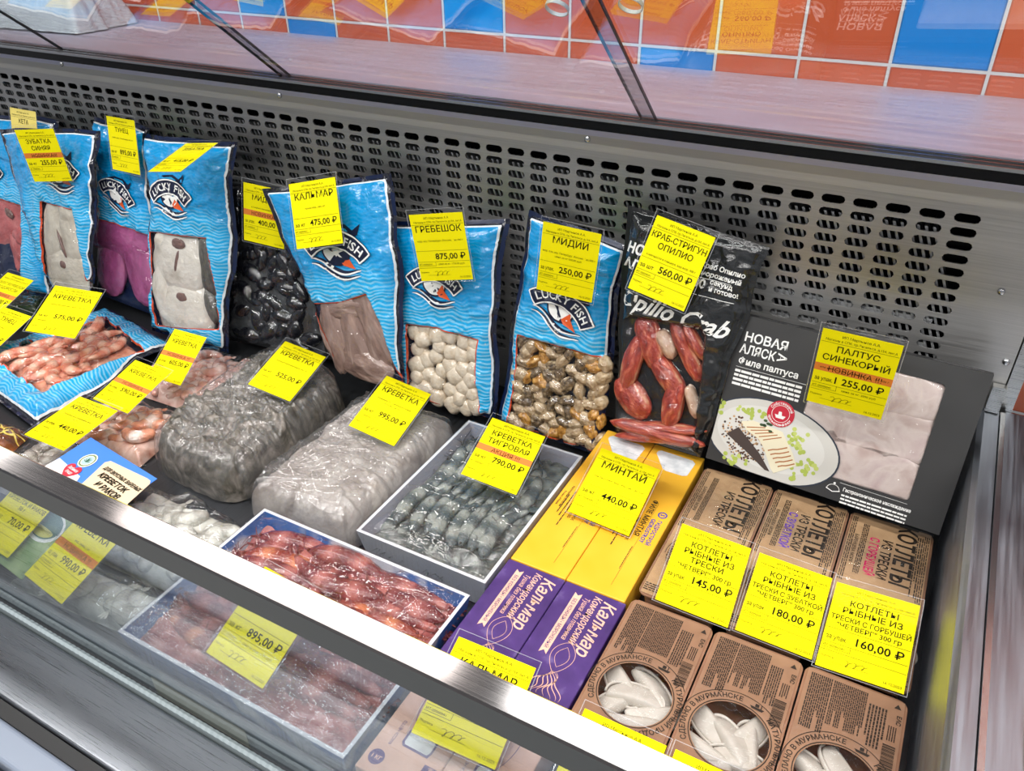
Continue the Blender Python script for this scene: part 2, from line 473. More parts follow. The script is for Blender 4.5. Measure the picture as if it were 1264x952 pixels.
# ------------------------------------------------------------------ the shop: tiled wall, floor
S1, S2 = .9350, .9727                     # depth of the rear track and of the slotted panel
DZ = .85                                  # display deck
def room():
    YW = 1.47 * S1; P = .1415 * S1; X0 = -.551 * S1; Z0 = CZ - .268 * S1
    blue_up = {-3, 3}; blue_lo = {0, -6}
    mt, n, l, b = newmat('wall_tiles'); setp(b, rough=.12, coat=.3)
    c = n.new('ShaderNodeTexCoord'); mp = n.new('ShaderNodeMapping')
    mp.inputs['Location'].default_value = (-X0 / P, 0, -Z0 / P); mp.inputs['Scale'].default_value = (1 / P,) * 3
    l.new(c.outputs['Object'], mp.inputs[0])
    sep = n.new('ShaderNodeSeparateXYZ'); l.new(mp.outputs[0], sep.inputs[0])
    def math_(op, a, bb=None, cl=False):
        q = n.new('ShaderNodeMath'); q.operation = op; q.use_clamp = cl
        for i, v in enumerate((a, bb)):
            if v is None: continue
            if isinstance(v, (int, float)): q.inputs[i].default_value = v
            else: l.new(v, q.inputs[i])
        return q.outputs[0]
    fx = math_('FRACT', sep.outputs[0]); fz = math_('FRACT', sep.outputs[2])
    ix = math_('FLOOR', sep.outputs[0]); iz = math_('FLOOR', sep.outputs[2])
    def edge(f): return math_('MINIMUM', f, math_('SUBTRACT', 1.0, f))
    g = math_('LESS_THAN', math_('MINIMUM', edge(fx), edge(fz)), .017)
    rim = math_('LESS_THAN', math_('MINIMUM', edge(fx), edge(fz)), .034)
    isb = None
    for (i, k) in [(-3, 0), (3, 0), (0, -1), (-6, -1), (-7, 0), (-9, 1), (1, 1), (-5, 1), (6, -1), (-2, 2), (4, 2)]:
        q = math_('MULTIPLY', math_('COMPARE', ix, i), math_('COMPARE', iz, k))
        for nd in (): pass
        isb = q if isb is None else math_('MAXIMUM', isb, q)
    for nd in n:
        if nd.type == 'MATH' and nd.operation == 'COMPARE': nd.inputs[2].default_value = .25
    wn = n.new('ShaderNodeTexWhiteNoise'); wn.noise_dimensions = '2D'
    cb = n.new('ShaderNodeCombineXYZ'); l.new(ix, cb.inputs[0]); l.new(iz, cb.inputs[1]); l.new(cb.outputs[0], wn.inputs['Vector'])
    org = ramp(n, l, wn.outputs['Value'], [(0, srgb(208, 92, 54)), (1, srgb(222, 106, 66))])
    def mix(f, a, bb):
        q = n.new('ShaderNodeMix'); q.data_type = 'RGBA'
        l.new(f, q.inputs[0])
        for i, v in ((6, a), (7, bb)):
            if isinstance(v, tuple): q.inputs[i].default_value = v
            else: l.new(v, q.inputs[i])
        return q.outputs[2]
    col = mix(isb, org, srgb(20, 140, 232))
    dk = n.new('ShaderNodeMix'); dk.data_type = 'RGBA'; dk.blend_type = 'MULTIPLY'; l.new(rim, dk.inputs[0]); l.new(col, dk.inputs[6]); dk.inputs[7].default_value = (.72, .66, .62, 1)
    col = mix(g, dk.outputs[2], srgb(226, 228, 230))
    l.new(col, b.inputs['Base Color'])
    bump(n, l, b, math_('SUBTRACT', 1.0, rim), .3, .002)
    mb = MB(); mb.box((-5, YW, 0), (2.5, YW + .1, 2.35)); w = mb.build('wall_back', mt); w['kind'] = 'structure'
    mb = MB(); mb.box((-5, YW + .004, 2.35), (2.5, YW + .1, 2.62)); w = mb.build('wall_upper', mat_noise('pale_plaster', [(.4, (232, 214, 204)), (.6, (244, 240, 236))], 1.1, 1, 0, rough=.8)); w['kind'] = 'structure'
    mb = MB(); mb.box((-9, -6, 3.5), (5, 5, 3.6)); w = mb.build('ceiling', mat('grey_ceiling', (150, 152, 156), rough=.8)); w['kind'] = 'structure'
    mb = MB(); mb.box((-5, -3, -.05), (2.5, YW + .1, 0)); f = mb.build('floor', mat_noise('floor_tiles', [(.3, (168, 160, 150)), (.7, (184, 178, 168))], 3, 2, 0, rough=.4)); f['kind'] = 'structure'


room()

# ------------------------------------------------------------------ the refrigerated display case
XL, XR = -2.7, .118
YG = 1.10 * S2
case = thing('display_case', 'long stainless steel refrigerated display case with slotted back panel and glass front', 'display case', (-1.0, .7, 0))


def grille():
    p, q = .0401 * S2, .0181 * S2                     # slot pitch along and up the panel
    w2, h2 = .0152 * S2, .0057 * S2
    x1 = .0345 * S2 + p / 2; ncol = 66; nrow = 21; ztop = CZ - .371 * S2 + q / 2; zr = CZ - .318 * S1
    mb = MB(); y = YG
    seg = 4
    a = np.concatenate([np.linspace(-np.pi / 2, np.pi / 2, seg + 1), np.linspace(np.pi / 2, 3 * np.pi / 2, seg + 1)])
    st = np.stack([np.where(np.arange(len(a)) <= seg, w2 - h2, -(w2 - h2)) + h2 * np.cos(a), h2 * np.sin(a)], 1)
    N = len(st)
    def outer(s):                            # cell boundary point in the same direction
        k = np.max(np.abs(s / A(p / 2, q / 2)), axis=1)[:, None]; return s / k
    ot = outer(st)
    # make sure the corners are on the ring
    for cx_, cz_ in ((p / 2, q / 2), (-p / 2, q / 2), (-p / 2, -q / 2), (p / 2, -q / 2)):
        i = np.argmin(np.hypot(ot[:, 0] - cx_, ot[:, 1] - cz_)); ot[i] = (cx_, cz_)
    V = []; F = []
    for i in range(ncol):
        for k in range(nrow):
            c = A(x1 - p / 2 - i * p, ztop - q / 2 - k * q); b = len(V)
            for s in st: V.append((c[0] + s[0], y, c[1] + s[1]))
            for s in ot: V.append((c[0] + s[0], y, c[1] + s[1]))
            for s in st: V.append((c[0] + s[0], y + .0025, c[1] + s[1]))
            for j in range(N):
                j2 = (j + 1) % N
                F.append((b + j, b + N + j, b + N + j2, b + j2)); F.append((b + j2, b + 2 * N + j2, b + 2 * N + j, b + j))
    mb.add(V, F)
    xa = x1 - ncol * p; zb = ztop - nrow * q
    mb.quad((xa, y, ztop), (x1, y, ztop), (x1, y, zr), (xa, y, zr))
    mb.quad((x1, y, zb), (XR + .016, y, zb), (XR + .016, y, zr), (x1, y, zr))
    mb.quad((xa, y, DZ), (XR + .016, y, DZ), (XR + .016, y, zb), (xa, y, zb))
    mb.build('slotted_back_panel', M['steel_dark'], case)
    # plain band above the slots, screw heads
    mb = MB(); mb.box((xa, YG - .0025, CZ - .352 * S2), (XR + .2, YG - .0008, zr)); mb.build('upper_trim_band', M['band'], case)
    for px, py in ((725, 172), (345, 118), (76, 79), (1242, 447), (1236, 360)):
        c = ony(px, py, 1.086 * S1 if py < 300 and px < 1000 else YG - .001); mb = MB()
        P = blob(.0045, .003, .0045, 2.4, 12, 7); P = P + c; mb.grid(P, closed_u=True); mb.build('screw', M['alu'], case, smooth=True)
    # evaporator behind the slots
    mb = MB()
    for i in range(285):
        x = XL + .03 + i * .0094
        mb.add([(x, YG + .007, 1.27), (x + .16, YG + .007, .88), (x + .16, YG + .05, .88), (x, YG + .05, 1.27), (x + .0035, YG + .007, 1.27), (x + .1635, YG + .007, .88)], [(0, 1, 2, 3), (0, 4, 5, 1)])
    for k in range(8):
        mb.tube([(XL, YG + .020, .885 + k * .036), (.03, YG + .020, .885 + k * .036)], .0105, 8)
    mb.build('cooling_coil', M['coil'], case)
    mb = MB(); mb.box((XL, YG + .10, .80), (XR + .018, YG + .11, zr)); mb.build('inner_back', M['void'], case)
    mb = MB(); mb.box((XR + .018, YG + .001, DZ - .06), (XR + .034, 1.468 * S1, zr)); mb.build('end_cheek', M['steel'], case)


grille()


def case_body():
    b = lambda nm, mt, *boxes: [None for _ in [0]] and None
    def part(nm, mt, *boxes, r=0, label=None):
        mb = MB()
        for lo, hi in boxes: (mb.rbox(lo, hi, r) if r else mb.box(lo, hi))
        return mb.build(nm, mt, case, smooth=False, label=label)
    part('deck', M['deck'], ((XL, .30, DZ - .03), (XR + .02, 1.15, DZ)))
    # sliding-glass track: black with thin bright lips
    part('glass_track', M['black_metal'], ((XL, 1.086 * S1, CZ - .318 * S1), (.6, 1.132 * S1, CZ - .302 * S1)))
    zl = CZ - .302 * S1
    part('track_lip', M['alu'], *[((XL, y * S1, zl - .002), (.6, y * S1 + .0016, zl + .0022)) for y in (1.0845, 1.101, 1.116)])
    part('rear_worktop', M['steel_top'], ((XL, 1.132 * S1, CZ - .34 * S1), (.6, 1.468 * S1, CZ - .300 * S1)))
    # right end: inner wall, flat top, joint strip, neighbour's ledge
    zt = CZ - .61
    mb = MB(); mb.add([(XR, .27, DZ), (XR, YG, DZ), (XR - .003, YG, zt - .006), (XR - .003, .27, zt - .006), (XR + .003, .27, zt), (XR + .003, YG, zt), (.138, YG, zt), (.138, .27, zt), (.138, YG, DZ), (.138, .27, DZ)],
                      [(0, 1, 2, 3), (3, 2, 5, 4), (4, 5, 6, 7), (7, 6, 8, 9), (0, 3, 4, 7, 9), (1, 8, 6, 5, 2)])
    mb.build('end_wall', M['steel_end'], case)
    part('joint_strip', M['alu'], ((.139, .27, DZ), (.1445, YG - .01, zt + .004)))
    part('end_ledge', M['steel_end'], ((.1455, .27, DZ), (.172, YG, zt)))
    part('end_corner_bracket', M['steel'], ((.120, YG - .013, zt + .002), (.1365, YG - .002, zt + .040)))
    # front: sill, gasket groove, panel, rail, glass
    part('front_sill', M['steel_front'], ((XL, .215, DZ - .06), (.4, .292, DZ + .008)), r=.004)
    part('sill_gasket', M['rubber'], ((XL, .199, DZ - .06), (.4, .214, DZ + .002)), label='black rubber gasket')
    part('front_panel', M['grey_panel'], ((XL, .165, .08), (.4, .198, DZ + .008)), r=.006)
    part('front_bumper', M['steel_front'], ((XL, .150, .45), (.4, .164, DZ - .01)), r=.006)
    mb = MB(); pr = A((.2935, DZ + .001), (.2935, DZ + .014), (.297, DZ + .016), (.3005, DZ + .014), (.3005, DZ + .001))
    xs = np.arange(XL, .4, .0045); P = []
    for i, x in enumerate(xs):
        k = .0012 if i % 2 else 0
        P.append([(x, q[0] + (0 if j in (0, 4) else 0), q[1] - (k if j in (1, 2, 3) else 0)) for j, q in enumerate(pr)])
    mb.grid(np.array(P)); mb.build('ribbed_glass_seal', mat('ribbed_plastic', (168, 180, 184), rough=.15, coat=.6), case)
    mb = MB(); mb.box((XL, .306, DZ + .001), (.1, .3075, DZ + .036)); mb.box((XL, .306, DZ + .036), (.1, .316, DZ + .0375)); mb.box((XL, .315, DZ + .001), (.1, .316, DZ + .036))
    mb.build('price_channel', M['clear_plastic'], case)
    mb = MB(); mb.box((XL, .3085, DZ + .003), (.1, .3125, DZ + .031)); mb.build('channel_ribs', mat('dark_ribbed_strip', (70, 84, 92), rough=.3), case)
    mb = MB(); a = onz(205, 817, DZ + .035); c = onz(307, 897, DZ + .035)
    mb.box((a[0], .3055, DZ + .004), (c[0], .3059, DZ + .034)); mb.build('channel_label', mat('channel_label_card', (150, 146, 130), rough=.5), case)
    part('case_plinth', M['black_metal'], ((XL, .2, 0), (.4, 1.4, .10)))
    part('case_underside', M['steel_dark'], ((XL, .2, .10), (.4, 1.44, DZ - .06)))
    mb = MB()
    # glass leans very slightly towards the shopper
    y0, z0, y1, z1 = .303, DZ + .012, .2625, CZ - .443
    nrm = unit(A(0, -(z1 - z0), y1 - y0)) * .005
    for xa, xb in ((XL, .11),):
        V = []
        for x in (xa, xb):
            for (yy, zz) in ((y0, z0), (y1, z1)):
                V += [(x, yy, zz), (x, yy + nrm[1] * -1, zz + nrm[2] * -1)]
        mb.add(V, [(0, 4, 6, 2), (1, 3, 7, 5), (0, 1, 5, 4), (2, 6, 7, 3), (0, 2, 3, 1), (4, 5, 7, 6)])
    mb.build('front_glass', M['front_glass'], case)
    # hand rail on the glass: bright top face, dark front face
    mb = MB()
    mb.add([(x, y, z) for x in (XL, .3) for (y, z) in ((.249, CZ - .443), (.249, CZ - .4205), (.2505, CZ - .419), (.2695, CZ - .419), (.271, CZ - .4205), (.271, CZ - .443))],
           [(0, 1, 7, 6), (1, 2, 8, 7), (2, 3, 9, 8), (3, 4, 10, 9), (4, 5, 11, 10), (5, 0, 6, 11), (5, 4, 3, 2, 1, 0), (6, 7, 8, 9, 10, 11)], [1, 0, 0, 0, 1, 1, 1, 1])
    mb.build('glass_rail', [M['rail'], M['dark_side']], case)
    for x in (-2.6, -1.945, -.6175, .13):
        mb = MB(); mb.rbox((x - .008, .268, DZ), (x + .008, .284, CZ - .445), .003)
        # posts only where they stand outside the view of the goods
        if x < -2.5 or x > .1: mb.build('glass_post', M['steel'], case)


def _fg():
    m, n, l, b = newmat('front_glass'); n.remove(b)
    tr = n.new('ShaderNodeBsdfTransparent'); tr.inputs[0].default_value = (.86, .90, .92, 1)
    df = n.new('ShaderNodeBsdfDiffuse'); df.inputs[0].default_value = (.75, .8, .84, 1)
    gl = n.new('ShaderNodeBsdfGlossy'); gl.inputs['Roughness'].default_value = 0.02
    fr = schlick(n, l, .9, .05)
    m1 = n.new('ShaderNodeMixShader'); m1.inputs[0].default_value = .03; l.new(tr.outputs[0], m1.inputs[1]); l.new(df.outputs[0], m1.inputs[2])
    mx = n.new('ShaderNodeMixShader'); l.new(fr, mx.inputs[0]); l.new(m1.outputs[0], mx.inputs[1]); l.new(gl.outputs[0], mx.inputs[2])
    l.new(mx.outputs[0], n['Material Output'].inputs[0]); return m
M['front_glass'] = _fg()
case_body()


def rear_glass():
    """sloping sliding panes over the rear track, rising towards the shopper"""
    up = A(0, -.772, .635); nn = A(0, -.635, -.772)
    L = .42
    for i, (xa, xb, off) in enumerate(((-2.45, -1.70, 0), (-1.715, -1.075, .007), (-1.091, -.382, 0), (-.410, .30, .007))):
        xa *= S1; xb *= S1; o = A(0, 1.108 * S1 + off, CZ - .302 * S1)
        mb = MB(); t = nn * .004
        for (x0, x1, m_) in ((xa + .0015, xb - .0015, 0),):
            V = [A(x, 0, 0) + o + up * s + k for x in (x0, x1) for s in (0, L) for k in (A(0, 0, 0), -t)]
            mb.add(V, [(0, 4, 6, 2), (1, 3, 7, 5)], 0)
        for xe in (xa, xb):
            e0, e1 = (xe, xe + .0015) if xe == xa else (xe - .0015, xe)
            V = [A(x, 0, 0) + o + up * s + k for x in (e0, e1) for s in (0, L) for k in (A(0, 0, 0), -t)]
            mb.add(V, [(0, 4, 6, 2), (1, 3, 7, 5), (0, 1, 5, 4), (2, 6, 7, 3), (0, 2, 3, 1), (4, 5, 7, 6)], 1)
        pane = mb.build('sliding_glass_pane', [M['glass'], M['glass_edge']], case)
        hp = {2: (687, 12), 3: (778, 8)}.get(i)
        if hp:
            c = onpl(hp[0], hp[1], o, nn); r = .0125
            a = np.linspace(0, 2 * np.pi, 25); P = []
            for (rr, k) in ((r, .0041), (r * 1.07, .0041), (r * 1.07, -.0001), (r, -.0001), (r, .0041)):
                P.append(c + np.outer(np.cos(a) * rr, A(1, 0, 0)) + np.outer(np.sin(a) * rr, up) + nn * -k)
            m2 = MB(); m2.grid(np.array(P)); h = m2.build('finger_hole_ring', mat('ground_glass', (190, 196, 200), rough=.35), case, smooth=False)
    e = A(0, 1.108 * S1, CZ - .302 * S1) + up * (L + .012)
    mb = MB(); mb.rbox((XL, e[1] - .012, e[2] - .012), (.6, e[1] + .02, e[2] + .014), .004); mb.build('upper_glass_track', M['steel'], case)
    for x in (XL + .02, .56):
        mb = MB(); mb.rbox((x - .012, e[1] - .01, .9), (x + .012, e[1] + .014, e[2]), .003); mb.build('glass_support_post', M['steel'], case)


rear_glass()

# ------------------------------------------------------------------ cartons
def bilin(q, u, v):
    TL, TR, BR, BL = q
    u = np.asarray(u)[..., None]; v = np.asarray(v)[..., None]
    return (BL * (1 - u) + BR * u) * (1 - v) + (TL * (1 - u) + TR * u) * v


M['carton_yellow'] = mat_noise('yellow_carton', [(.35, (240, 178, 40)), (.65, (248, 190, 56))], 14, 2, 0, rough=.42)
M['carton_purple'] = mat_noise('purple_carton', [(.3, (66, 44, 106)), (.6, (78, 54, 120)), (.75, (120, 104, 156))], 38, 6, 0, rough=.35)
M['carton_kraft'] = mat_noise('pinkish_kraft_carton', [(.35, (206, 164, 146)), (.65, (218, 178, 160))], 30, 3, 0, rough=.5)
M['pale_pink'] = mat('pale_pink_print', (240, 190, 168), rough=.5)
M['purple_ink'] = mat('purple_ink', (74, 50, 112), rough=.5)
M['blue_ink'] = mat('blue_ink', (28, 60, 170), rough=.5)
M['dark_ink'] = mat('dark_brown_ink', (40, 30, 22), rough=.6)
M['frost'] = mat_noise('frosty_window', [(.35, (206, 210, 214)), (.65, (238, 240, 242))], 60, 4, .3, .001, rough=.25)


def topframe(x0, y1, z):
    """print frame on a carton top: +x of the print runs down the carton, +y to the right"""
    return frame_place((x0, y1, z), (0, -1, 0), (1, 0, 0), (0, 0, 1), .0004)


def yellow_carton(x0, x1, y0, y1, zt, label):
    t = thing('fish_carton', label, 'carton', ((x0 + x1) / 2, (y0 + y1) / 2, DZ), 'yellow pollock cartons')
    mb = MB(); mb.rbox((x0, y0, zt - .052), (x1, y1, zt), .0016); mb.build('body', M['carton_yellow'], t)
    w = x1 - x0
    F = Flat(topframe(x0, y1, zt))
    pts = [(.012, .014), (.016, .010), (.022, .010), (.052, .030), (.056, .036), (.056, .062), (.052, .068), (.020, .070), (.014, .064)]
    F.poly([(a, b) for a, b in pts][::-1], 0); F.build('window', M['frost'], t, label='die-cut window showing frosty white fillet')
    F = Flat(topframe(x0, y1, zt))
    F.disc(.150, .066, .0065, mi=1, r_in=.72); F.text('S', .150, .0632, .0085, bold=.03, mi=1, rot=0)
    F.text('ГИДРОСТРОЙ', .162, .0640, .0082, 'l', bold=.02, mi=1, maxw=.052); F.text('GIDROSTROY', .162, .0555, .0082, 'l', bold=.02, mi=1, maxw=.052)
    F.text('ФИЛЕ МИНТАЯ', .125, .0440, .0105, 'l', bold=.02, maxw=.112)
    F.text('ОБЕСШКУРЕННОЕ', .168, .0375, .0055, 'l', bold=.01, maxw=.07); F.text('ALASKA POLLOCK FILLET ENGLAZED', .128, .0308, .0052, 'l', bold=.01, maxw=.125)
    for k in range(3): F.greek(.15 + .01 * k, .0235 - k * .0055, .235 - k * .012, .0265 - k * .0055, 1, seed=k, wmax=.16)
    F.text('Изготовлено в России', .150, .0105, .0045, 'l', bold=.01, maxw=.06); F.text('Product of Russia', .165, .0045, .0045, 'l', bold=.01, maxw=.05)
    F.rect(.13, .0530, .30, .0533); F.greek(.225, .0505, .27, .0525, 1, seed=9)
    F.build('lettering', [M['dark_ink'], M['blue_ink']], t)


yellow_carton(-.371, -.2925, .645, .963, .905, 'left one of two yellow pollock cartons beside the tiger shrimp tray')
yellow_carton(-.2915, -.213, .645, .963, .905, 'right one of two yellow pollock cartons beside the brown cutlet packs')


def purple_carton(x0, x1, y0, y1, zt, label):
    t = thing('squid_carton', label, 'carton', ((x0 + x1) / 2, (y0 + y1) / 2, DZ), 'purple squid cartons')
    mb = MB(); mb.rbox((x0, y0, zt - .052), (x1, y1, zt), .0016); mb.build('body', M['carton_purple'], t)
    F = Flat(topframe(x0, y1, zt))
    F.text('Кальмар', .008, .0560, .0235, 'l', bold=.015, mi=0, shear=.25, maxw=.088)
    F.text('Командорский', .006, .0430, .0135, 'l', bold=.012, mi=0, shear=.25, maxw=.080)
    F.text('Тушка без плавника', .014, .0330, .0092, 'l', bold=.004, mi=0, shear=.25, maxw=.070)
    F.poly([(.012, .0185), (.016, .0232), (.012, .028), (.112, .028), (.107, .0232), (.112, .0185)], 0)
    F.lift = .0002; F.text('БЕЗ КОЖИЦЫ • МОРОЖЕНЫЙ', .0625, .0208, .0064, bold=.01, mi=1, maxw=.082); F.lift = 0
    a = np.linspace(0, 1, 24)
    for sgn in (-1, 1):          # the squid drawing
        F.strip(np.stack([.085 + a * .045, .046 + sgn * .016 * np.sin(a * np.pi) ** .7 * (1 - .3 * a)], 1), .0005, 0)
        F.strip(np.stack([.092 + a * .030, .046 + sgn * .008 * np.sin(a * np.pi)], 1), .0004, 0)
    for k in range(8):
        ph = (k - 3.5) / 3.5; F.strip(np.stack([.128 + a * .034, .046 + ph * .022 * a ** .8 + .003 * np.sin(a * 9 + k)], 1), .0011, 0, taper=True)
    F.build('lettering', [M['pale_pink'], M['purple_ink']], t)


purple_carton(-.372, -.2915, .478, .6435, .905, 'left one of two purple squid cartons next to the red shrimp tray')
purple_carton(-.2905, -.210, .478, .6435, .905, 'right one of two purple squid cartons next to the brown dumpling trays')


def kraft_carton(x0, x1, y0, y1, zt, label):
    t = thing('squid_carton', label, 'carton', ((x0 + x1) / 2, (y0 + y1) / 2, DZ), 'pinkish kraft cartons in the front row')
    mb = MB(); mb.rbox((x0, y0, zt - .052), (x1, y1, zt), .0016); mb.build('body', M['carton_kraft'], t)
    F = Flat(frame_place((x0, y0, zt), (1, 0, 0), (0, 1, 0), (0, 0, 1), .0004))
    L = y1 - y0; a = np.linspace(0, 1, 24)
    for sg in (-1, 1):
        F.strip(np.stack([.038 + sg * .017 * np.sin(a * np.pi) ** .6, .055 + a * .085], 1), .0006, 0)
    F.greek(.026, .07, .05, .12, 34, seed=3, wmin=.01, wmax=.03, fill=.4)
    F.put([(.030, .040), (.060, .040), (.062, .046), (.062, .058), (.058, .062), (.030, .062), (.027, .058), (.027, .044)], [list(range(8))], 0)
    F.lift = .0002; F.put([(.0315, .0425), (.058, .0425), (.0598, .046), (.0598, .056), (.057, .0595), (.0315, .0595), (.0295, .056), (.0295, .0455)], [list(range(8))], 1); F.lift = 0
    F.text('МАССА НЕТТО', .019, .050, .0046, bold=.01, rot=math.pi / 2, maxw=.03)
    F.disc(.014, .018, .0085, mi=0); F.lift = .0002; F.text('1 КГ', .014, .0155, .006, bold=.02, mi=2, maxw=.013); F.lift = 0
    F.rect(.062, .004, .078, .034, 0); F.lift = .0002; F.text('КОМАНДОРСКИЙ', .0725, .019, .0055, bold=.02, mi=2, rot=math.pi / 2, maxw=.028); F.lift = 0
    F.build('lettering', [M['purple_ink'], M['frost'], M['pale_pink']], t)


kraft_carton(-.370, -.2905, .322, .472, .905, 'left pinkish kraft carton below the rail with a small purple-edged window')
kraft_carton(-.2895, -.210, .322, .472, .905, 'right pinkish kraft carton below the rail beside the dumpling trays')

# ------------------------------------------------------------------ black halibut box leaning on the cutlet packs
def rrect(x0, y0, x1, y1, r, n=6):
    P = []
    for cx, cy, a0 in ((x1 - r, y1 - r, 0), (x0 + r, y1 - r, 90), (x0 + r, y0 + r, 180), (x1 - r, y0 + r, 270)):
        for k in range(n + 1):
            a = math.radians(a0 + 90 * k / n); P.append((cx + r * math.cos(a), cy + r * math.sin(a)))
    return np.array(P)


def ring_face(mb, outer, inner, place, mi=0):
    """flat face between two outlines with the same number of points, both anticlockwise"""
    n = len(outer); V = np.concatenate([place(outer), place(inner)])
    mb.add(V, [(k, (k + 1) % n, n + (k + 1) % n, n + k) for k in range(n)], mi)


def halibut_box():
    zb = CZ - .72
    BL, BR = onz(871, 565, zb), onz(1159, 661, zb)
    ex = unit(BR - BL); hd = unit(A(-ex[1], ex[0], 0)); a = math.radians(68)
    ey = hd * math.cos(a) + A(0, 0, 1) * math.sin(a); n = np.cross(ex, ey)
    W = np.linalg.norm(BR - BL); H = .214; D = .032
    lp = lambda px, py: A((onpl(px, py, BL, n) - BL) @ ex, (onpl(px, py, BL, n) - BL) @ ey)
    Mx = mat4(ex, ey, n, BL)
    t = thing('fish_box', 'black cardboard box of fish fillet with a clear window and a printed plate', 'box', M=Mx)
    bl = mat_noise('matt_black_carton', [(.3, (46, 46, 47)), (.7, (54, 54, 55))], 12, 2, 0, rough=.5)
    side = mat('black_carton_edge', (38, 38, 39), rough=.5)
    idp = frame_place((0, 0, 0), (1, 0, 0), (0, 1, 0), (0, 0, 1), 0)
    tr, br, b2 = lp(1170, 475.5), lp(1119, 621), lp(1000, 583)
    x1 = (tr[0] + br[0]) / 2; y1 = tr[1]; y0 = br[1] + .002; x0 = lp(1000, 480)[0]
    inner = rrect(x0, y0, x1, y1, .006); cx = (inner - (inner.min(0) + inner.max(0)) / 2)
    outer = np.concatenate([[p] * 7 for p in A((W, H), (0, H), (0, 0), (W, 0))])
    # spread the seven corner copies along the outline so the ring stays even
    mb = MB(); ring_face(mb, outer, inner, idp)
    V = A((0, 0, 0), (W, 0, 0), (W, H, 0), (0, H, 0), (0, 0, -D), (W, 0, -D), (W, H, -D), (0, H, -D))
    mb.add(V, [(0, 4, 5, 1), (1, 5, 6, 2), (2, 6, 7, 3), (3, 7, 4, 0), (4, 7, 6, 5)], 1)
    rim_ = np.concatenate([np.c_[inner, np.zeros(len(inner))], np.c_[inner, np.full(len(inner), -.012)]]); k = len(inner)
    mb.add(rim_, [(i, (i + 1) % k, k + (i + 1) % k, k + i) for i in range(k)] + [[k + i for i in range(k)]], 1)
    mb.build('carton', [bl, side], t, local=True)
    # fillets in the window
    fm = mat_noise('pale_fillet', [(.3, (196, 172, 164)), (.5, (222, 206, 198)), (.7, (206, 184, 180)), (.85, (170, 130, 130))], 26, 5, .3, .003, dist=1.0, rough=.3, coat=.6)
    hgt = y1 - y0
    for k in range(3):
        cy = y0 + hgt * (.18 + .33 * k); L = blob((x1 - x0) / 2 * 1.25, hgt * .245, .014, 3.0, 48, 22, .10, 26, 50 + k)
        sk = fbm(L[..., 0] * 30, L[..., 1] * 60, 0, 60 + k) * .0015
        L[..., 1] += -.02 * L[..., 0]; L[..., 2] += sk
        mb = MB(); mb.grid(np.clip(L + A((x0 + x1) / 2, cy, -.0125), (x0, y0, -.03), (x1, y1, -.0012)), closed_u=True)
        mb.build('fillet', fm, t, smooth=True, local=True)
    mb = MB(); kk = len(inner); mb.add(np.c_[inner, np.full(kk, -.0005)], [list(range(kk))]); mb.build('window_film', M['film'], t, local=True)
    # printing
    F = Flat(frame_place((0, 0, 0), (1, 0, 0), (0, 1, 0), (0, 0, 1), .0004))
    p = lp(918, 420); sc = .0175
    F.text('НОВАЯ', p[0], p[1], sc, 'l', bold=.022, maxw=.062); F.text('АЛЯСК', p[0] - .002, p[1] - sc, sc, 'l', bold=.022, maxw=.050)
    F.text('А', p[0] + .051, p[1] - sc * .92, sc, 'l', bold=.04, rot=math.pi / 2 * .0 + 1.5708 * 3 + .0) if False else F.text('А', p[0] + .0505, p[1] - sc * .28, sc * .95, 'l', bold=.022, rot=-math.pi / 2)
    p = lp(911, 447); F.text('Филе палтуса', p[0], p[1] - .001, .0125, 'l', bold=.024, maxw=.094)
    F.rect(p[0] - .001, p[1] - .006, p[0] + .096, p[1] - .0055)
    F.greek(p[0] - .001, p[1] - .033, p[0] + .092, p[1] - .008, 4, 0, seed=5, fill=.7, wmin=.05, wmax=.16)
    # plate
    c = lp(951, 545); e = lp(1034, 583); rx = np.linalg.norm(e - c) * 1.0
    pc = c; ra = math.atan2(*(e - c)[::-1]) * .55; rx *= .99; ry = rx * .60
    def clipx(V): V = V.copy(); V[:, 0] = np.maximum(V[:, 0], .001); V[:, 1] = np.maximum(V[:, 1], .001); return V
    class CF(Flat):
        def put(self, V2, F_, mi=0): Flat.put(self, clipx(np.asarray(V2, float)), F_, mi)
    P = CF(F.place); P.mb = F.mb
    P.lift = .0001; P.disc(pc[0], pc[1], rx, ry, 1, n=48, rot=ra); P.lift = .0002; P.disc(pc[0], pc[1], rx * .975, ry * .965, 2, n=48, rot=ra)
    P.lift = .0003; P.disc(pc[0] - .002, pc[1] + .002, rx * .80, ry * .76, 3, n=48, rot=ra)
    rnd = random.Random(4); g = lp(917, 541)
    P.lift = .0004
    for k in range(260):
        a_ = rnd.uniform(0, 6.28); q = rnd.random() ** .6; x, y = g[0] + .036 * q * math.cos(a_) + .004, g[1] + .030 * q * math.sin(a_) - .20 * .036 * q * math.cos(a_)
        P.disc(x, y, rnd.uniform(.0011, .0018), mi=rnd.choice([4, 4, 5, 5, 6]), n=6)
    for gx, gy, m_, sx_, sy_ in ((928, 508, 16, .022, .006), (888, 505, 10, .008, .012), (905, 567, 14, .014, .008), (984, 540, 16, .013, .010), (999, 575, 22, .013, .012), (990, 556, 5, .006, .004), (978, 590, 5, .004, .006)):
        g = lp(gx, gy)
        for k in range(m_):
            P.lift = .0004 + k * .00001; P.disc(g[0] + rnd.gauss(0, sx_ * .55), g[1] + rnd.gauss(0, sy_ * .55), rnd.uniform(.0024, .0034), mi=rnd.choice([7, 7, 8]), n=8)
    P.lift = .0008; P.poly([lp(*q) for q in ((897, 535), (912, 527), (938, 560), (950, 582), (944, 580), (920, 556))][::-1], 6)
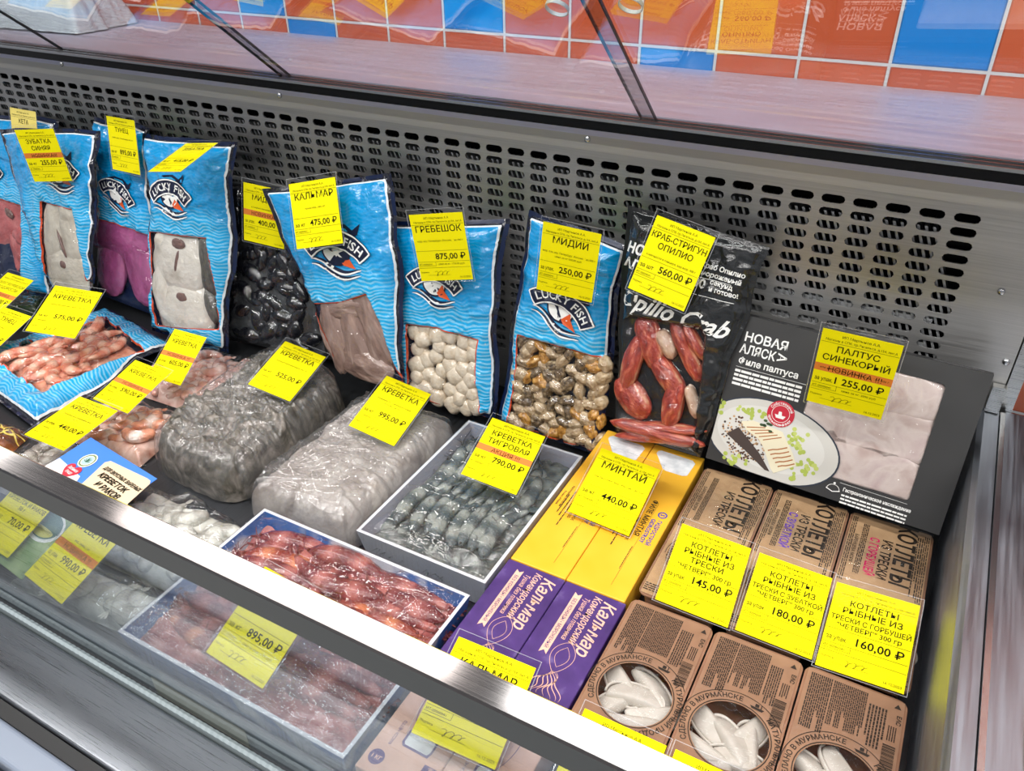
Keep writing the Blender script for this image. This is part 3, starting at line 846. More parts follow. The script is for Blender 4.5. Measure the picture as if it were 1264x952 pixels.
    P.lift = .0009; P.poly([lp(*q) for q in ((915, 520), (930, 519), (966, 533), (979, 560), (983, 575), (955, 584), (951, 578), (943, 553), (936, 541), (922, 531))][::-1], 9)
    P.lift = .0010
    for k in range(5):
        a0 = lp(948 + k * 3, 556 + k * 5); a1 = lp(972 + k * 2.2, 553 + k * 5); P.strip(np.linspace(a0, a1, 5) + np.c_[np.zeros(5), .0006 * np.sin(np.arange(5) * 2.)], .0017, 10)
    for k in range(5):
        a0 = lp(922 + k * 5, 527 + k * 4); a1 = lp(945 + k * 5, 528 + k * 3); P.strip(np.linspace(a0, a1, 4), .0014, 10)
    g = lp(947, 524)
    for k in range(7): P.disc(g[0] + rnd.gauss(0, .005), g[1] + rnd.gauss(0, .003), .003, .002, mi=11, n=7)
    # badge
    g = lp(964, 511); P.lift = .0012; P.disc(g[0], g[1], .0185, mi=12, n=32); P.lift = .0014
    P.disc(g[0], g[1], .0122, mi=0, n=28, r_in=.95); P.arc_text('Собственный', g[0], g[1], .0133, math.radians(160), math.radians(20), .0052, bold=.015)
    P.arc_text('промысловый флот', g[0], g[1], .0170, math.radians(200), math.radians(340), .0048, bold=.015, flip=True)
    P.poly([(g[0] - .0075, g[1] - .002), (g[0] - .005, g[1] - .0065), (g[0] + .005, g[1] - .0065), (g[0] + .0075, g[1] - .002), (g[0] + .002, g[1] - .002), (g[0] + .001, g[1] + .003), (g[0] - .003, g[1] + .003), (g[0] - .003, g[1] - .002)][::-1], 0)
    P.lift = 0
    q = lp(1040, 606); F.text('Гастрономическое наслаждение', q[0], q[1], .0066, 'l', bold=.03, maxw=.085)
    F.greek(q[0], q[1] - .018, q[0] + .082, q[1] - .003, 3, 0, seed=12, fill=.6, wmin=.05, wmax=.15)
    d = lp(1028, 604); a_ = np.linspace(0, np.pi, 14)
    F.strip(np.stack([d[0] + .008 * np.cos(a_), d[1] + .007 * np.sin(a_)], 1), .0007); F.strip([(d[0] - .009, d[1]), (d[0], d[1] - .003), (d[0] + .009, d[1])], .0012); F.disc(d[0], d[1] + .009, .0015)
    F.rect(q[0] - .006, y0 - .0035, x1, y0 - .0031)
    cols = [M['white'], mat('plate_rim_print', (44, 52, 66)), mat('plate_print', (204, 202, 196)), mat('plate_centre_print', (214, 213, 208)), mat('grain_print', (196, 160, 120)), mat('grain_brown_print', (96, 62, 44)), mat('dark_skin_print', (70, 58, 54)),
            mat('green_pea_print', (170, 186, 84)), mat('pale_pea_print', (190, 202, 110)), mat('cod_print', (232, 224, 196)), mat('seared_print', (176, 110, 58)), mat('herb_print', (60, 84, 52)), M['red']]
    F.build('front_print', cols, t, local=True)
    G = Flat(frame_place((0, H, 0), (1, 0, 0), (0, 0, -1), (0, 1, 0), .0003)); G.greek(.02, .006, W * .35, .014, 2, 0, seed=2, wmin=.02, wmax=.06); gp = mat('grey_print', (120, 120, 122)); G.build('top_print', gp, t, local=True)
    G = Flat(frame_place((0, H, 0), (1, 0, 0), (0, 0, -1), (0, 1, 0), .0003)); G.greek(W * .78, .005, W - .01, .022, 6, 0, seed=3); G.build('top_print', gp, t, local=True)


halibut_box()

# ------------------------------------------------------------------ brown cutlet packs and dumpling trays
M['tray_brown'] = mat_noise('brown_tray', [(.3, (140, 102, 80)), (.7, (154, 116, 92))], 20, 2, 0, rough=.25, coat=.5)
M['kraft'] = mat_noise('kraft_label', [(.3, (184, 148, 110)), (.7, (200, 164, 124))], 45, 4, .15, .001, rough=.4, coat=.35)
M['kraft_dark'] = mat_noise('brown_kraft_label', [(.3, (142, 108, 84)), (.7, (156, 120, 94))], 45, 4, .15, .001, rough=.35, coat=.4)
M['violet'] = mat('violet_print', (112, 70, 200), rough=.5)
M['magenta'] = mat('magenta_print', (230, 30, 110), rough=.5)
M['dough'] = mat_noise('frozen_dough', [(.3, (184, 178, 166)), (.7, (206, 200, 190))], 60, 4, .25, .001, rough=.5)


def dumpling_data():
    mb = MB(); nu, nv = 22, 9
    u = np.linspace(0, np.pi, nu); P = []
    for a in np.linspace(0, 2 * np.pi, 12, endpoint=False):
        r = np.sin(u) ** .75; hh = .0095 * r * np.sin(a); ww = np.where(np.cos(a) > 0, .017, .006) * r * np.cos(a)
        P.append(np.stack([.029 * -np.cos(u), ww - .004 + .004 * np.sin(u), hh * np.where(np.cos(a) > .5, .6, 1.0)], 1))
    mb.grid(np.array(P).transpose(1, 0, 2), closed_u=True)
    c = np.stack([.030 * -np.cos(u), .0165 * np.sin(u) ** .75 + .001, np.zeros(nu)], 1); mb.tube(c, np.stack([np.full(nu, .0014), np.full(nu, .003)], 1), 6)
    return mb.data('dumpling', M['dough'], True)
DUMP = dumpling_data()


def tray(x0, x1, y0, y1, zt, hgt, label, group, window, cat, cutlet=None, seed=0):
    t = thing('food_tray', label, cat, ((x0 + x1) / 2, (y0 + y1) / 2, DZ), group)
    o = rrect(x0, y0, x1, y1, .010, 5); c = A((x0 + x1) / 2, (y0 + y1) / 2); nn = len(o)
    mb = MB(); rings = []
    for k, (s, z) in enumerate(((.80, zt - hgt), (.84, zt - hgt + .003), (.90, zt - .004), (.905, zt - .001), (.985, zt - .001), (1.0, zt - .0012), (1.0, zt - .003))):
        dx = A((x1 - x0) / 2, (y1 - y0) / 2); inset = (1 - s) * dx[0]
        P = c + (o - c) * ((dx - inset) / dx); rings.append(np.c_[P, np.full(nn, z)])
    mb.grid(np.array(rings), closed_u=True); mb.f.append(list(range(nn))[::-1]); mb.m.append(0)
    mb.build('tray', M['tray_brown'], t, smooth=False)
    # printed lid, with a round window where the pack has one
    lid = rrect(x0 + .003, y0 + .003, x1 - .003, y1 - .003, .008, 5)
    place = frame_place((0, 0, zt), (1, 0, 0), (0, 1, 0), (0, 0, 1), .0)
    cx, cy, r = window
    ang = np.linspace(0, 2 * np.pi, 56, endpoint=False)
    ang = np.unique(np.concatenate([ang] + [np.mod(np.arctan2(q[1] - cy, q[0] - cx), 2 * np.pi)[None] for q in (A(x1, y1) - .0035, A(x0 + .0035, y1 - .0035), A(x0, y0) + .0035, A(x1 - .0035, y0 + .0035))]))
    d_ = np.stack([np.cos(ang), np.sin(ang)], 1)
    kx = np.where(d_[:, 0] > 0, x1 - .003 - cx, x0 + .003 - cx) / np.where(np.abs(d_[:, 0]) < 1e-9, 1e-9, d_[:, 0])
    ky = np.where(d_[:, 1] > 0, y1 - .003 - cy, y0 + .003 - cy) / np.where(np.abs(d_[:, 1]) < 1e-9, 1e-9, d_[:, 1])
    lid = A(cx, cy) + d_ * np.minimum(np.abs(kx), np.abs(ky))[:, None]; inn = A(cx, cy) + d_ * r
    mb = MB(); ring_face(mb, lid, inn, place); lidp = mb.build('lid_label', M['kraft' if cutlet is not None else 'kraft_dark'], t)
    mb = MB(); rr = 28; a = np.linspace(0, 2 * np.pi, rr, endpoint=False)
    mb.add(np.c_[cx + r * np.cos(a), cy + r * np.sin(a), np.full(rr, zt + .0002)], [list(range(rr))]); mb.build('window_film', M['film'], t)
    rnd = random.Random(seed)
    for k in range(6):
        aa = k / 5 * 6.28 + rnd.uniform(-.3, .3); q = r * (.62 if k < 5 else 0)
        ro = rnd.uniform(0, 6.28); p = A(cx + q * math.cos(aa), cy + q * math.sin(aa), zt - .012 - (.004 if k < 5 else 0))
        X = A(math.cos(ro), math.sin(ro), rnd.uniform(-.1, .1)); X = unit(X); Z = unit(A(rnd.uniform(-.3, .3), rnd.uniform(-.3, .3), 1)); Y = unit(np.cross(Z, X)); Z = np.cross(X, Y)
        inst('dumpling' if cutlet is None else 'fish_cutlet', DUMP, t, mat4(X, Y, Z, p, 1.08))
    F = Flat(frame_place((0, 0, zt), (1, 0, 0), (0, 1, 0), (0, 0, 1), .0004))
    F.disc(cx, cy, r * 1.06, mi=0, r_in=.975, n=40); F.disc(cx, cy, r * 1.36, mi=0, r_in=.985, n=40, a0=math.radians(30), a1=math.radians(185))
    F.arc_text('СДЕЛАНО В МУРМАНСКЕ', cx, cy, r * 1.13, math.radians(215), math.radians(88), r * .20, bold=.02)
    F.arc_text('НАТУРАЛЬНЫЙ ПРОДУКТ', cx, cy, r * 1.13, math.radians(50), math.radians(-80), r * .20, bold=.02)
    bx, by = cx + r * .42, cy + r * 1.13                      # little trawler
    F.poly([(bx - .007, by), (bx - .005, by - .003), (bx + .006, by - .004), (bx + .008, by - .001)][::-1]); F.rect(bx - .002, by, bx + .002, by + .004); F.rect(bx + .004, by - .001, bx + .005, by + .004)
    w = x1 - x0; top = y1 - .008; bot = cy + r * 1.45
    if cutlet is None:
        F.greek(x0 + .007, bot - .012, x0 + .030, top, 11, seed=seed, rot=True, fill=.8); F.greek(x0 + .031, bot + .002, x0 + .066, top, 18, seed=seed + 1, rot=True, fill=.8)
        F.greek(x0 + .068, bot - .004, x1 - .018, top - .012, 6, seed=seed + 2, rot=True, fill=.7); F.barcode(x1 - .018, bot - .026, x1 - .006, bot + .008, seed=seed, rot=True)
        F.text('ЕАС', x1 - .009, top - .014, .0062, 'l', bold=.03, rot=-math.pi / 2); F.greek(x1 - .016, bot + .012, x1 - .007, top - .03, 4, seed=seed + 3, rot=True)
        F.put([(x1 - .013, top - .006), (x1 - .006, top - .006), (x1 - .0095, top)], [(0, 1, 2)])
    else:
        tx = x0 + w * .60
        F.text('КОТЛЕТЫ', tx, y1 + .000, .0300, 'l', bold=.03, rot=-math.pi / 2, maxw=.118); F.text('ИЗ ТРЕСКИ', tx - .0165, y1 - .040, .0165, 'l', bold=.025, rot=-math.pi / 2, maxw=.076)
        if cutlet[0]: F.text(cutlet[0], tx - .0315, y1 - .042, .0150, 'l', bold=.025, rot=-math.pi / 2, mi=cutlet[1], maxw=.074)
        F.text('БАРЕНЦЕВА МОРЯ', x0 + .012, y1 - .045, .0062, 'l', bold=.01, rot=-math.pi / 2, maxw=.07)
        F.greek(x0 + .004, y1 - .14, x0 + .011, y1 - .01, 3, seed=seed, rot=True); F.greek(x0 + .019, y1 - .12, x0 + .027, y1 - .02, 4, seed=seed + 4, rot=True, fill=.7)
        F.greek(tx + .0225, y1 - .13, x1 - .011, y1 - .015, 3, seed=seed + 5, rot=True, fill=.7); F.greek(x1 - .011, y1 - .15, x1 - .004, y1 - .01, 3, seed=seed + 6, rot=True)
        F.greek(x0 + .004, y0 + .008, x1 - .004, y0 + .022, 4, seed=seed + 8)
    F.build('label_print', [M['dark_ink'], M['violet'], M['magenta']], t)
    if cutlet is not None:
        nx, ny = 60, 150; u, v = np.meshgrid(np.linspace(0, 1, nx), np.linspace(0, 1, ny)); X = x0 + .001 + u * (w - .002); Y = y0 + .001 + v * (y1 - y0 - .002)
        ed = np.minimum(np.minimum(u, 1 - u) * w, np.minimum(v, 1 - v) * (y1 - y0))
        Z = zt + .0012 + (np.clip(ridged(X * 55, Y * 40, 0, seed) - .35, 0, 1) * .003 + crease(X, Y, 26, 5, seed, .0022)) * smooth(0, .01, ed)
        mb = MB(); mb.grid(np.stack([X, Y, Z], -1)); mb.build('shrink_film', M['film'], t, smooth=True)


for k, (xa, xb, lab, cut) in enumerate(((-.206, -.105, 'brown cutlet pack under the 145,00 price tag, leftmost of three', ('', 0)), (-.103, -.002, 'brown cutlet pack with violet word, middle of three', ('С ЗУБАТКОЙ', 1)), (.000, .104, 'brown cutlet pack with magenta word, rightmost of three', ('С ГОРБУШЕЙ', 2)))):
    tray(xa, xb, .668, .945, .905, .052, lab, 'brown cutlet packs', ((xa + xb) / 2 + .005, .752, .036), 'food pack', cut, 20 + k * 10)
for k, (xa, xb, lab) in enumerate(((-.206, -.105, 'brown tray of white dumplings next to the purple cartons'), (-.103, -.003, 'brown tray of white dumplings, middle one of three'), (-.001, .104, 'brown tray of white dumplings next to the steel end wall'))):
    tray(xa, xb, .455, .656, .907, .055, lab, 'brown dumpling trays', ((xa + xb) / 2 + .001, .530, .0395), 'food tray', None, 60 + k * 10)
# ------------------------------------------------------------------ pouches and bags
def poly_sdf(S, T, poly):
    """signed distance to a polygon, negative inside"""
    d = np.full(S.shape, 1e9); ins = np.zeros(S.shape, bool); n = len(poly)
    for i in range(n):
        a, b = poly[i], poly[(i + 1) % n]; e = b - a
        w = np.stack([S - a[0], T - a[1]], -1); k = np.clip((w @ e) / (e @ e), 0, 1)
        d = np.minimum(d, np.hypot(w[..., 0] - k * e[0], w[..., 1] - k * e[1]))
        c = (a[1] > T) != (b[1] > T)
        with np.errstate(divide='ignore', invalid='ignore'):
            x = (b[0] - a[0]) * (T - a[1]) / (b[1] - a[1]) + a[0]
        ins ^= c & (S < x)
    return np.where(ins, -d, d)


def mat_pouch():
    """printed blue pouch film: navy hem, white line, wavy blue field, orange line round a clear window"""
    m, n, l, b = newmat('printed_blue_pouch'); setp(b, rough=.2, coat=.9, coatr=.05)
    def att(k):
        q = n.new('ShaderNodeAttribute'); q.attribute_name = k; return q.outputs['Fac']
    def mth(op, a, c=None, cl=False):
        q = n.new('ShaderNodeMath'); q.operation = op; q.use_clamp = cl
        for i, v in enumerate((a, c)):
            if v is None: continue
            if isinstance(v, (int, float)): q.inputs[i].default_value = v
            else: l.new(v, q.inputs[i])
        return q.outputs[0]
    def mix(f, a, c):
        q = n.new('ShaderNodeMix'); q.data_type = 'RGBA'; l.new(f, q.inputs[0])
        for i, v in ((6, a), (7, c)):
            if isinstance(v, tuple): q.inputs[i].default_value = v
            else: l.new(v, q.inputs[i])
        return q.outputs[2]
    cb = n.new('ShaderNodeCombineXYZ'); l.new(att('ps'), cb.inputs[0]); l.new(att('pt'), cb.inputs[1])
    nz = noisetex(n, l, 22, 2, cb.outputs[0])
    wv = mth('SINE', mth('ADD', mth('MULTIPLY', att('pt'), 980.0), mth('ADD', mth('MULTIPLY', mth('SINE', mth('MULTIPLY', att('ps'), 150.0)), 1.9), mth('MULTIPLY', nz.outputs[0], 22.0))))
    near = ramp(n, l, mth('MULTIPLY', att('wd'), 10.0), [(0.0, (1, 1, 1, 1)), (.35, (.7,) * 3 + (1,)), (.62, (0, 0, 0, 1))])
    base = mix(near, srgb(0, 146, 212), srgb(20, 168, 226))
    stripe = mth('MULTIPLY', mth('GREATER_THAN', wv, .15), mth('MULTIPLY_ADD' if False else 'ADD', mth('MULTIPLY', near, .62), .05))
    col = mix(stripe, base, srgb(150, 214, 240))
    sd = att('sd')
    col = mix(mth('LESS_THAN', sd, .0115), col, srgb(232, 238, 242))
    col = mix(mth('LESS_THAN', sd, .0090), col, srgb(7, 11, 32))
    col = mix(mth('LESS_THAN', att('wd'), .0020), col, srgb(206, 78, 44))
    l.new(col, b.inputs['Base Color'])
    t = noisetex(n, l, 38, 4, dist=1.6); bump(n, l, b, t.outputs[0], .55, .006)
    fs = film_shader(n, l, gloss=.06, rough=.06, bk=.7, bscale=60, bdist=.003)
    mx = n.new('ShaderNodeMixShader'); l.new(mth('LESS_THAN', att('wd'), 0.0), mx.inputs[0]); l.new(b.outputs[0], mx.inputs[1]); l.new(fs, mx.inputs[2])
    l.new(mx.outputs[0], n['Material Output'].inputs[0]); return m


def mat_black_pouch():
    m, n, l, b = newmat('black_pouch_film'); setp(b, rough=.2, coat=.6, coatr=.1); b.inputs['Base Color'].default_value = srgb(34, 36, 38)
    t = noisetex(n, l, 60, 3, dist=1.0); bump(n, l, b, t.outputs[0], .4, .004)
    q = n.new('ShaderNodeAttribute'); q.attribute_name = 'wd'
    f = n.new('ShaderNodeMath'); f.operation = 'LESS_THAN'; f.inputs[1].default_value = 0.0; l.new(q.outputs['Fac'], f.inputs[0])
    fs = film_shader(n, l, gloss=.06, rough=.07, bk=.7, bscale=60, bdist=.003)
    mx = n.new('ShaderNodeMixShader'); l.new(f.outputs[0], mx.inputs[0]); l.new(b.outputs[0], mx.inputs[1]); l.new(fs, mx.inputs[2])
    l.new(mx.outputs[0], n['Material Output'].inputs[0]); return m


M['pouch'] = mat_pouch(); M['black_pouch'] = mat_black_pouch()
M['pouch_back'] = mat('pouch_back_film', (10, 26, 60), rough=.3)
BP0 = A(0, .948, DZ + .004); BUP = unit(A(0, .097, .345)); BN = A(0, -BUP[2], BUP[1])      # plane the standing pouches lean in


class Sheet:
    """a bag face: quad corners TL,TR,BR,BL with thickness towards n"""
    def __init__(self, q, n, T, nu=80, nv=120, seed=0, hem=.010, rise=.035, wave=.007, curl=.010, window=None, hwin=None, top_thin=.0, crumple=.0019, items=(), h0=.004, lift=.0012, blur=3, pw=.6, fine=30, sq=None, wmin=1.0):
        self.q = q = [np.asarray(k, float) for k in q]; self.n = n = unit(n)
        self.c = sum(q) / 4; ex = (q[1] + q[2] - q[0] - q[3]); ex = unit(ex - n * (ex @ n)); self.ex = ex; self.ey = np.cross(n, ex)
        self.W = (np.linalg.norm(q[1] - q[0]) + np.linalg.norm(q[2] - q[3])) / 2; self.H = (np.linalg.norm(q[0] - q[3]) + np.linalg.norm(q[1] - q[2])) / 2
        u, v = np.meshgrid(np.linspace(0, 1, nu), np.linspace(0, 1, nv)); self.u, self.v = u, v
        uu, vv = u, v
        if sq:
            x, y = 2 * u - 1, 2 * v - 1; k = np.maximum(np.abs(x), np.abs(y)) / np.maximum((np.abs(x) ** sq + np.abs(y) ** sq) ** (1 / sq), 1e-9)
            uu, vv = (x * k + 1) / 2, (y * k + 1) / 2
        B = bilin(q, uu, vv)
        lat = wave * ((1 - u) * (vnoise(v * 4.3, v * 0 + 3, 0, seed) + .6 * vnoise(v * 11, v * 0, 0, seed + 1)) + u * (vnoise(v * 4.1, v * 0 + 9, 0, seed + 2) + .6 * vnoise(v * 10, v * 0 + 5, 0, seed + 3)))
        B = B + ex * lat[..., None] + self.ey * (wave * .6 * v * vnoise(u * 4, u * 0, 0, seed + 4))[..., None]
        S = (B - self.c) @ ex; T2 = (B - self.c) @ self.ey; self.S, self.T2 = S, T2
        sd = np.minimum(np.minimum(u, 1 - u) * self.W, np.minimum(v, 1 - v) * self.H); self.sd = sd
        prof = np.clip((sd - hem * .7) / rise, 0, 1); prof = (1 - (1 - prof) ** 2) ** pw
        Tm = T * (1 - top_thin * smooth(.45, .95, v))
        wdist = poly_sdf(S, T2, window) if window is not None else np.full(S.shape, .2)
        self.wd = wdist
        h = Tm * prof
        if hwin is not None and window is not None:
            k = smooth(.004, -.004, wdist); h = h * (1 - k) + np.minimum(h, hwin) * k
        hc = np.zeros_like(h)
        for it in items:
            ca, sa = math.cos(it['ang']), math.sin(it['ang']); dx, dy = S - it['s'], T2 - it['t']
            x = (dx * ca + dy * sa) / it['a']; y = (-dx * sa + dy * ca) / it['b']; e = it.get('e', 2.0)
            r = (np.abs(x) ** e + np.abs(y) ** e); top = it.get('h0', h0) + it['c'] * np.clip(1 - r, 0, 1) ** (1 / e)
            hc = np.maximum(hc, np.where(r < 1, top, 0))
        if len(items):
            raw = hc.copy()
            for _ in range(blur):
                p = np.pad(hc, 1, mode='edge'); hc = (p[:-2, 1:-1] + p[2:, 1:-1] + p[1:-1, :-2] + p[1:-1, 2:] + 2 * p[1:-1, 1:-1]) / 6
            hc = np.maximum(hc, raw * .985) + lift
            h = np.maximum(h, hc * np.clip(sd / .006, 0, 1))
        cr = crumple * (ridged(S * fine, T2 * fine, 0, seed + 7) + .5 * fbm(S * fine * 2.6, T2 * fine * 2.6, 0, seed + 8))
        cr = cr + crease(S, T2, fine * .9, 6, seed + 60, crumple * 1.5) + crease(S, T2, fine * 1.7, 5, seed + 63, crumple * .8)
        h = h + np.where(sd > hem * .6, 1, .25) * cr + curl * (1 - smooth(0, .03, sd)) * vnoise(S * 14, T2 * 14, 0, seed + 9) * smooth(0, .2, v)
        if abs(n[2]) > .99: h = np.maximum(h, .0004)
        self.h = h; self.P = B + n * h[..., None]; self.B = B
        self.nu, self.nv = nu, nv
    def attrs(self): return dict(sd=self.sd, wd=self.wd, ps=self.S, pt=self.T2)
    def uv(self, s, t):
        q2 = [((k - self.c) @ self.ex, (k - self.c) @ self.ey) for k in self.q]; q2 = [A(*k) for k in q2]
        u = np.full(np.shape(s), .5); v = u.copy(); TL, TR, BR, BL = q2
        for _ in range(8):
            p = bilin(q2, u, v); dx = np.asarray(s) - p[..., 0]; dy = np.asarray(t) - p[..., 1]
            du = (BR - BL) * (1 - v)[..., None] + (TR - TL) * v[..., None]; dv = (TL - BL) * (1 - u)[..., None] + (TR - BR) * u[..., None]
            det = du[..., 0] * dv[..., 1] - du[..., 1] * dv[..., 0]
            u = u + (dx * dv[..., 1] - dy * dv[..., 0]) / det; v = v + (-dx * du[..., 1] + dy * du[..., 0]) / det
        return np.clip(u, 0, 1), np.clip(v, 0, 1)
    def at(self, s, t, eps=.0008):
        u, v = self.uv(np.asarray(s, float), np.asarray(t, float)); x = u * (self.nu - 1); y = v * (self.nv - 1)
        i = np.clip(np.floor(x).astype(int), 0, self.nu - 2); j = np.clip(np.floor(y).astype(int), 0, self.nv - 2); fx = (x - i)[..., None]; fy = (y - j)[..., None]
        P = self.P; r = (P[j, i] * (1 - fx) + P[j, i + 1] * fx) * (1 - fy) + (P[j + 1, i] * (1 - fx) + P[j + 1, i + 1] * fx) * fy
        return r + self.n * eps
    def place(self): return lambda V2, lift=0.0: self.at(V2[:, 0], V2[:, 1], .0007 + lift)
    def lp(self, px, py):
        p = onpl(px, py, self.c, self.n); return A((p - self.c) @ self.ex, (p - self.c) @ self.ey)
    def front(self, name, m, parent, label=None):
        mb = MB(); mb.grid(self.P); return mb.build(name, m, parent, smooth=True, attrs=self.attrs(), label=label)
    def back(self, name, m, parent, depth=.004):
        st = 4; iu = np.unique(np.r_[0:self.nu:st, self.nu - 1]); iv = np.unique(np.r_[0:self.nv:st, self.nv - 1])
        P = self.P[np.ix_(iv, iu)] - self.n * (self.h[np.ix_(iv, iu)] * smooth(0, .03, self.sd[np.ix_(iv, iu)]))[..., None]
        P = P - self.n * (depth * smooth(0, .02, self.sd[np.ix_(iv, iu)]))[..., None]
        mb = MB(); mb.grid(P, flip=True); return mb.build(name, m, parent, smooth=True)


_var = {}
def variants(kind, fn, k):
    if kind not in _var: _var[kind] = [fn(i) for i in range(k)]
    return _var[kind]


def put_items(sh, items, parent, h0=.004):
    """each piece inside a bag is a mesh of its own"""
    for it in items:
        ca, sa = math.cos(it['ang']), math.sin(it['ang'])
        X = sh.ex * ca + sh.ey * sa; Y = -sh.ex * sa + sh.ey * ca; Z = sh.n
        tl = it.get('tilt', 0)
        if tl: X2 = X * math.cos(tl) + Z * math.sin(tl); Z = Z * math.cos(tl) - X * math.sin(tl); X = X2
        o = sh.c + sh.ex * it['s'] + sh.ey * it['t'] + sh.n * it.get('h0', h0)
        me = it['me']; sz = it.get('sz', (it['a'], it['b'], it['c']))
        inst(it['name'], me, parent, mat4(X, Y, Z, o, sz))


def scatter(poly, r, seed, n=400, mind=None, edge=None):
    rnd = random.Random(seed); lo, hi = poly.min(0), poly.max(0); out = []; edge = r * .6 if edge is None else edge
    for _ in range(n * 30):
        p = A(rnd.uniform(lo[0], hi[0]), rnd.uniform(lo[1], hi[1]))
        if poly_sdf(p[0:1], p[1:2], poly)[0] > -edge: continue
        if all(np.hypot(*(p - q)) > (mind or r * 1.7) for q in out): out.append(p)
        if len(out) >= n: break
    return out


def unit_blob(name, m, e=2.0, nu=18, nv=12, amp=.1, sc=2.2, seed=0):
    return blob_mesh(name, m, 1, 1, 1, e, nu, nv, amp, sc, seed)


FM = {
 'pink': mat_noise('pink_salmon', [(.25, (150, 74, 76)), (.5, (196, 106, 106)), (.75, (216, 140, 136))], 1.5, 5, .14, .05, bscale=6.0, rough=.28, coat=.7),
 'cream': mat_noise('cream_fillet', [(.25, (168, 158, 142)), (.5, (206, 198, 182)), (.75, (222, 216, 202))], 1.1, 4, .14, .05, bscale=4.4, rough=.3, coat=.7),
 'tuna': mat_noise('purplish_tuna', [(.25, (136, 62, 106)), (.5, (170, 86, 136)), (.75, (190, 112, 156))], 1.3, 5, .14, .05, bscale=5.2, rough=.28, coat=.7),
 'white': mat_noise('white_steak', [(.2, (176, 166, 150)), (.45, (224, 218, 206)), (.75, (236, 232, 222))], 1.2, 4, .14, .05, bscale=4.8, rough=.3, coat=.7),
 'skin': mat_noise('dark_fish_skin', [(.3, (58, 58, 58)), (.7, (112, 108, 98))], 3, 4, .3, .05, bscale=12, rough=.3, coat=.6),
 'shell': mat_noise('black_mussel_shell', [(.3, (14, 15, 20)), (.6, (26, 28, 34)), (.8, (60, 46, 36))], 3, 3, .2, .002, rough=.15, coat=.8),
 'ice': mat_noise('grey_ice_glaze', [(.25, (30, 31, 33)), (.6, (66, 68, 70)), (.8, (120, 122, 124))], 24, 4, .5, .003, rough=.2, coat=.8),
 'squid': mat_noise('squid_flesh', [(.2, (92, 70, 64)), (.45, (150, 122, 110)), (.7, (182, 158, 146))], 1.0, 5, .14, .05, bscale=4.0, dist=1.0, rough=.22, coat=.9),
 'scallop': mat_noise('scallop_flesh', [(.3, (212, 190, 160)), (.55, (232, 218, 196)), (.8, (240, 232, 218))], 1.1, 3, .15, .02, bscale=3, rough=.28, coat=.7),
 'mus_a': mat_noise('cream_mussel_meat', [(.3, (160, 132, 96)), (.55, (206, 182, 146)), (.72, (216, 200, 172)), (.85, (70, 54, 40))], 1.4, 4, .3, .04, bscale=4, rough=.2, coat=.9),
 'mus_b': mat_noise('orange_mussel_meat', [(.3, (150, 100, 40)), (.5, (204, 148, 66)), (.7, (224, 180, 106)), (.85, (60, 44, 34))], 1.4, 4, .3, .04, bscale=4, rough=.2, coat=.9),
 'mus_c': mat_noise('dark_mussel_meat', [(.3, (44, 36, 30)), (.5, (120, 98, 70)), (.7, (196, 176, 140))], 1.8, 4, .3, .04, bscale=4, rough=.2, coat=.9),
 'crab': mat_noise('red_crab_shell', [(.25, (112, 32, 28)), (.45, (172, 62, 48)), (.58, (204, 104, 78)), (.7, (226, 176, 140))], 1.3, 4, .3, .05, bscale=5.2, dist=.8, rough=.28, coat=.5),
 'crabpale': mat_noise('pale_crab_shell', [(.3, (196, 150, 120)), (.7, (226, 200, 176))], 2, 3, .3, .05, bscale=8, rough=.3, coat=.5),
 'bone': mat_noise('dark_backbone', [(.3, (96, 72, 66)), (.7, (140, 108, 100))], 3, 3, .2, .05, rough=.3, coat=.6),
}


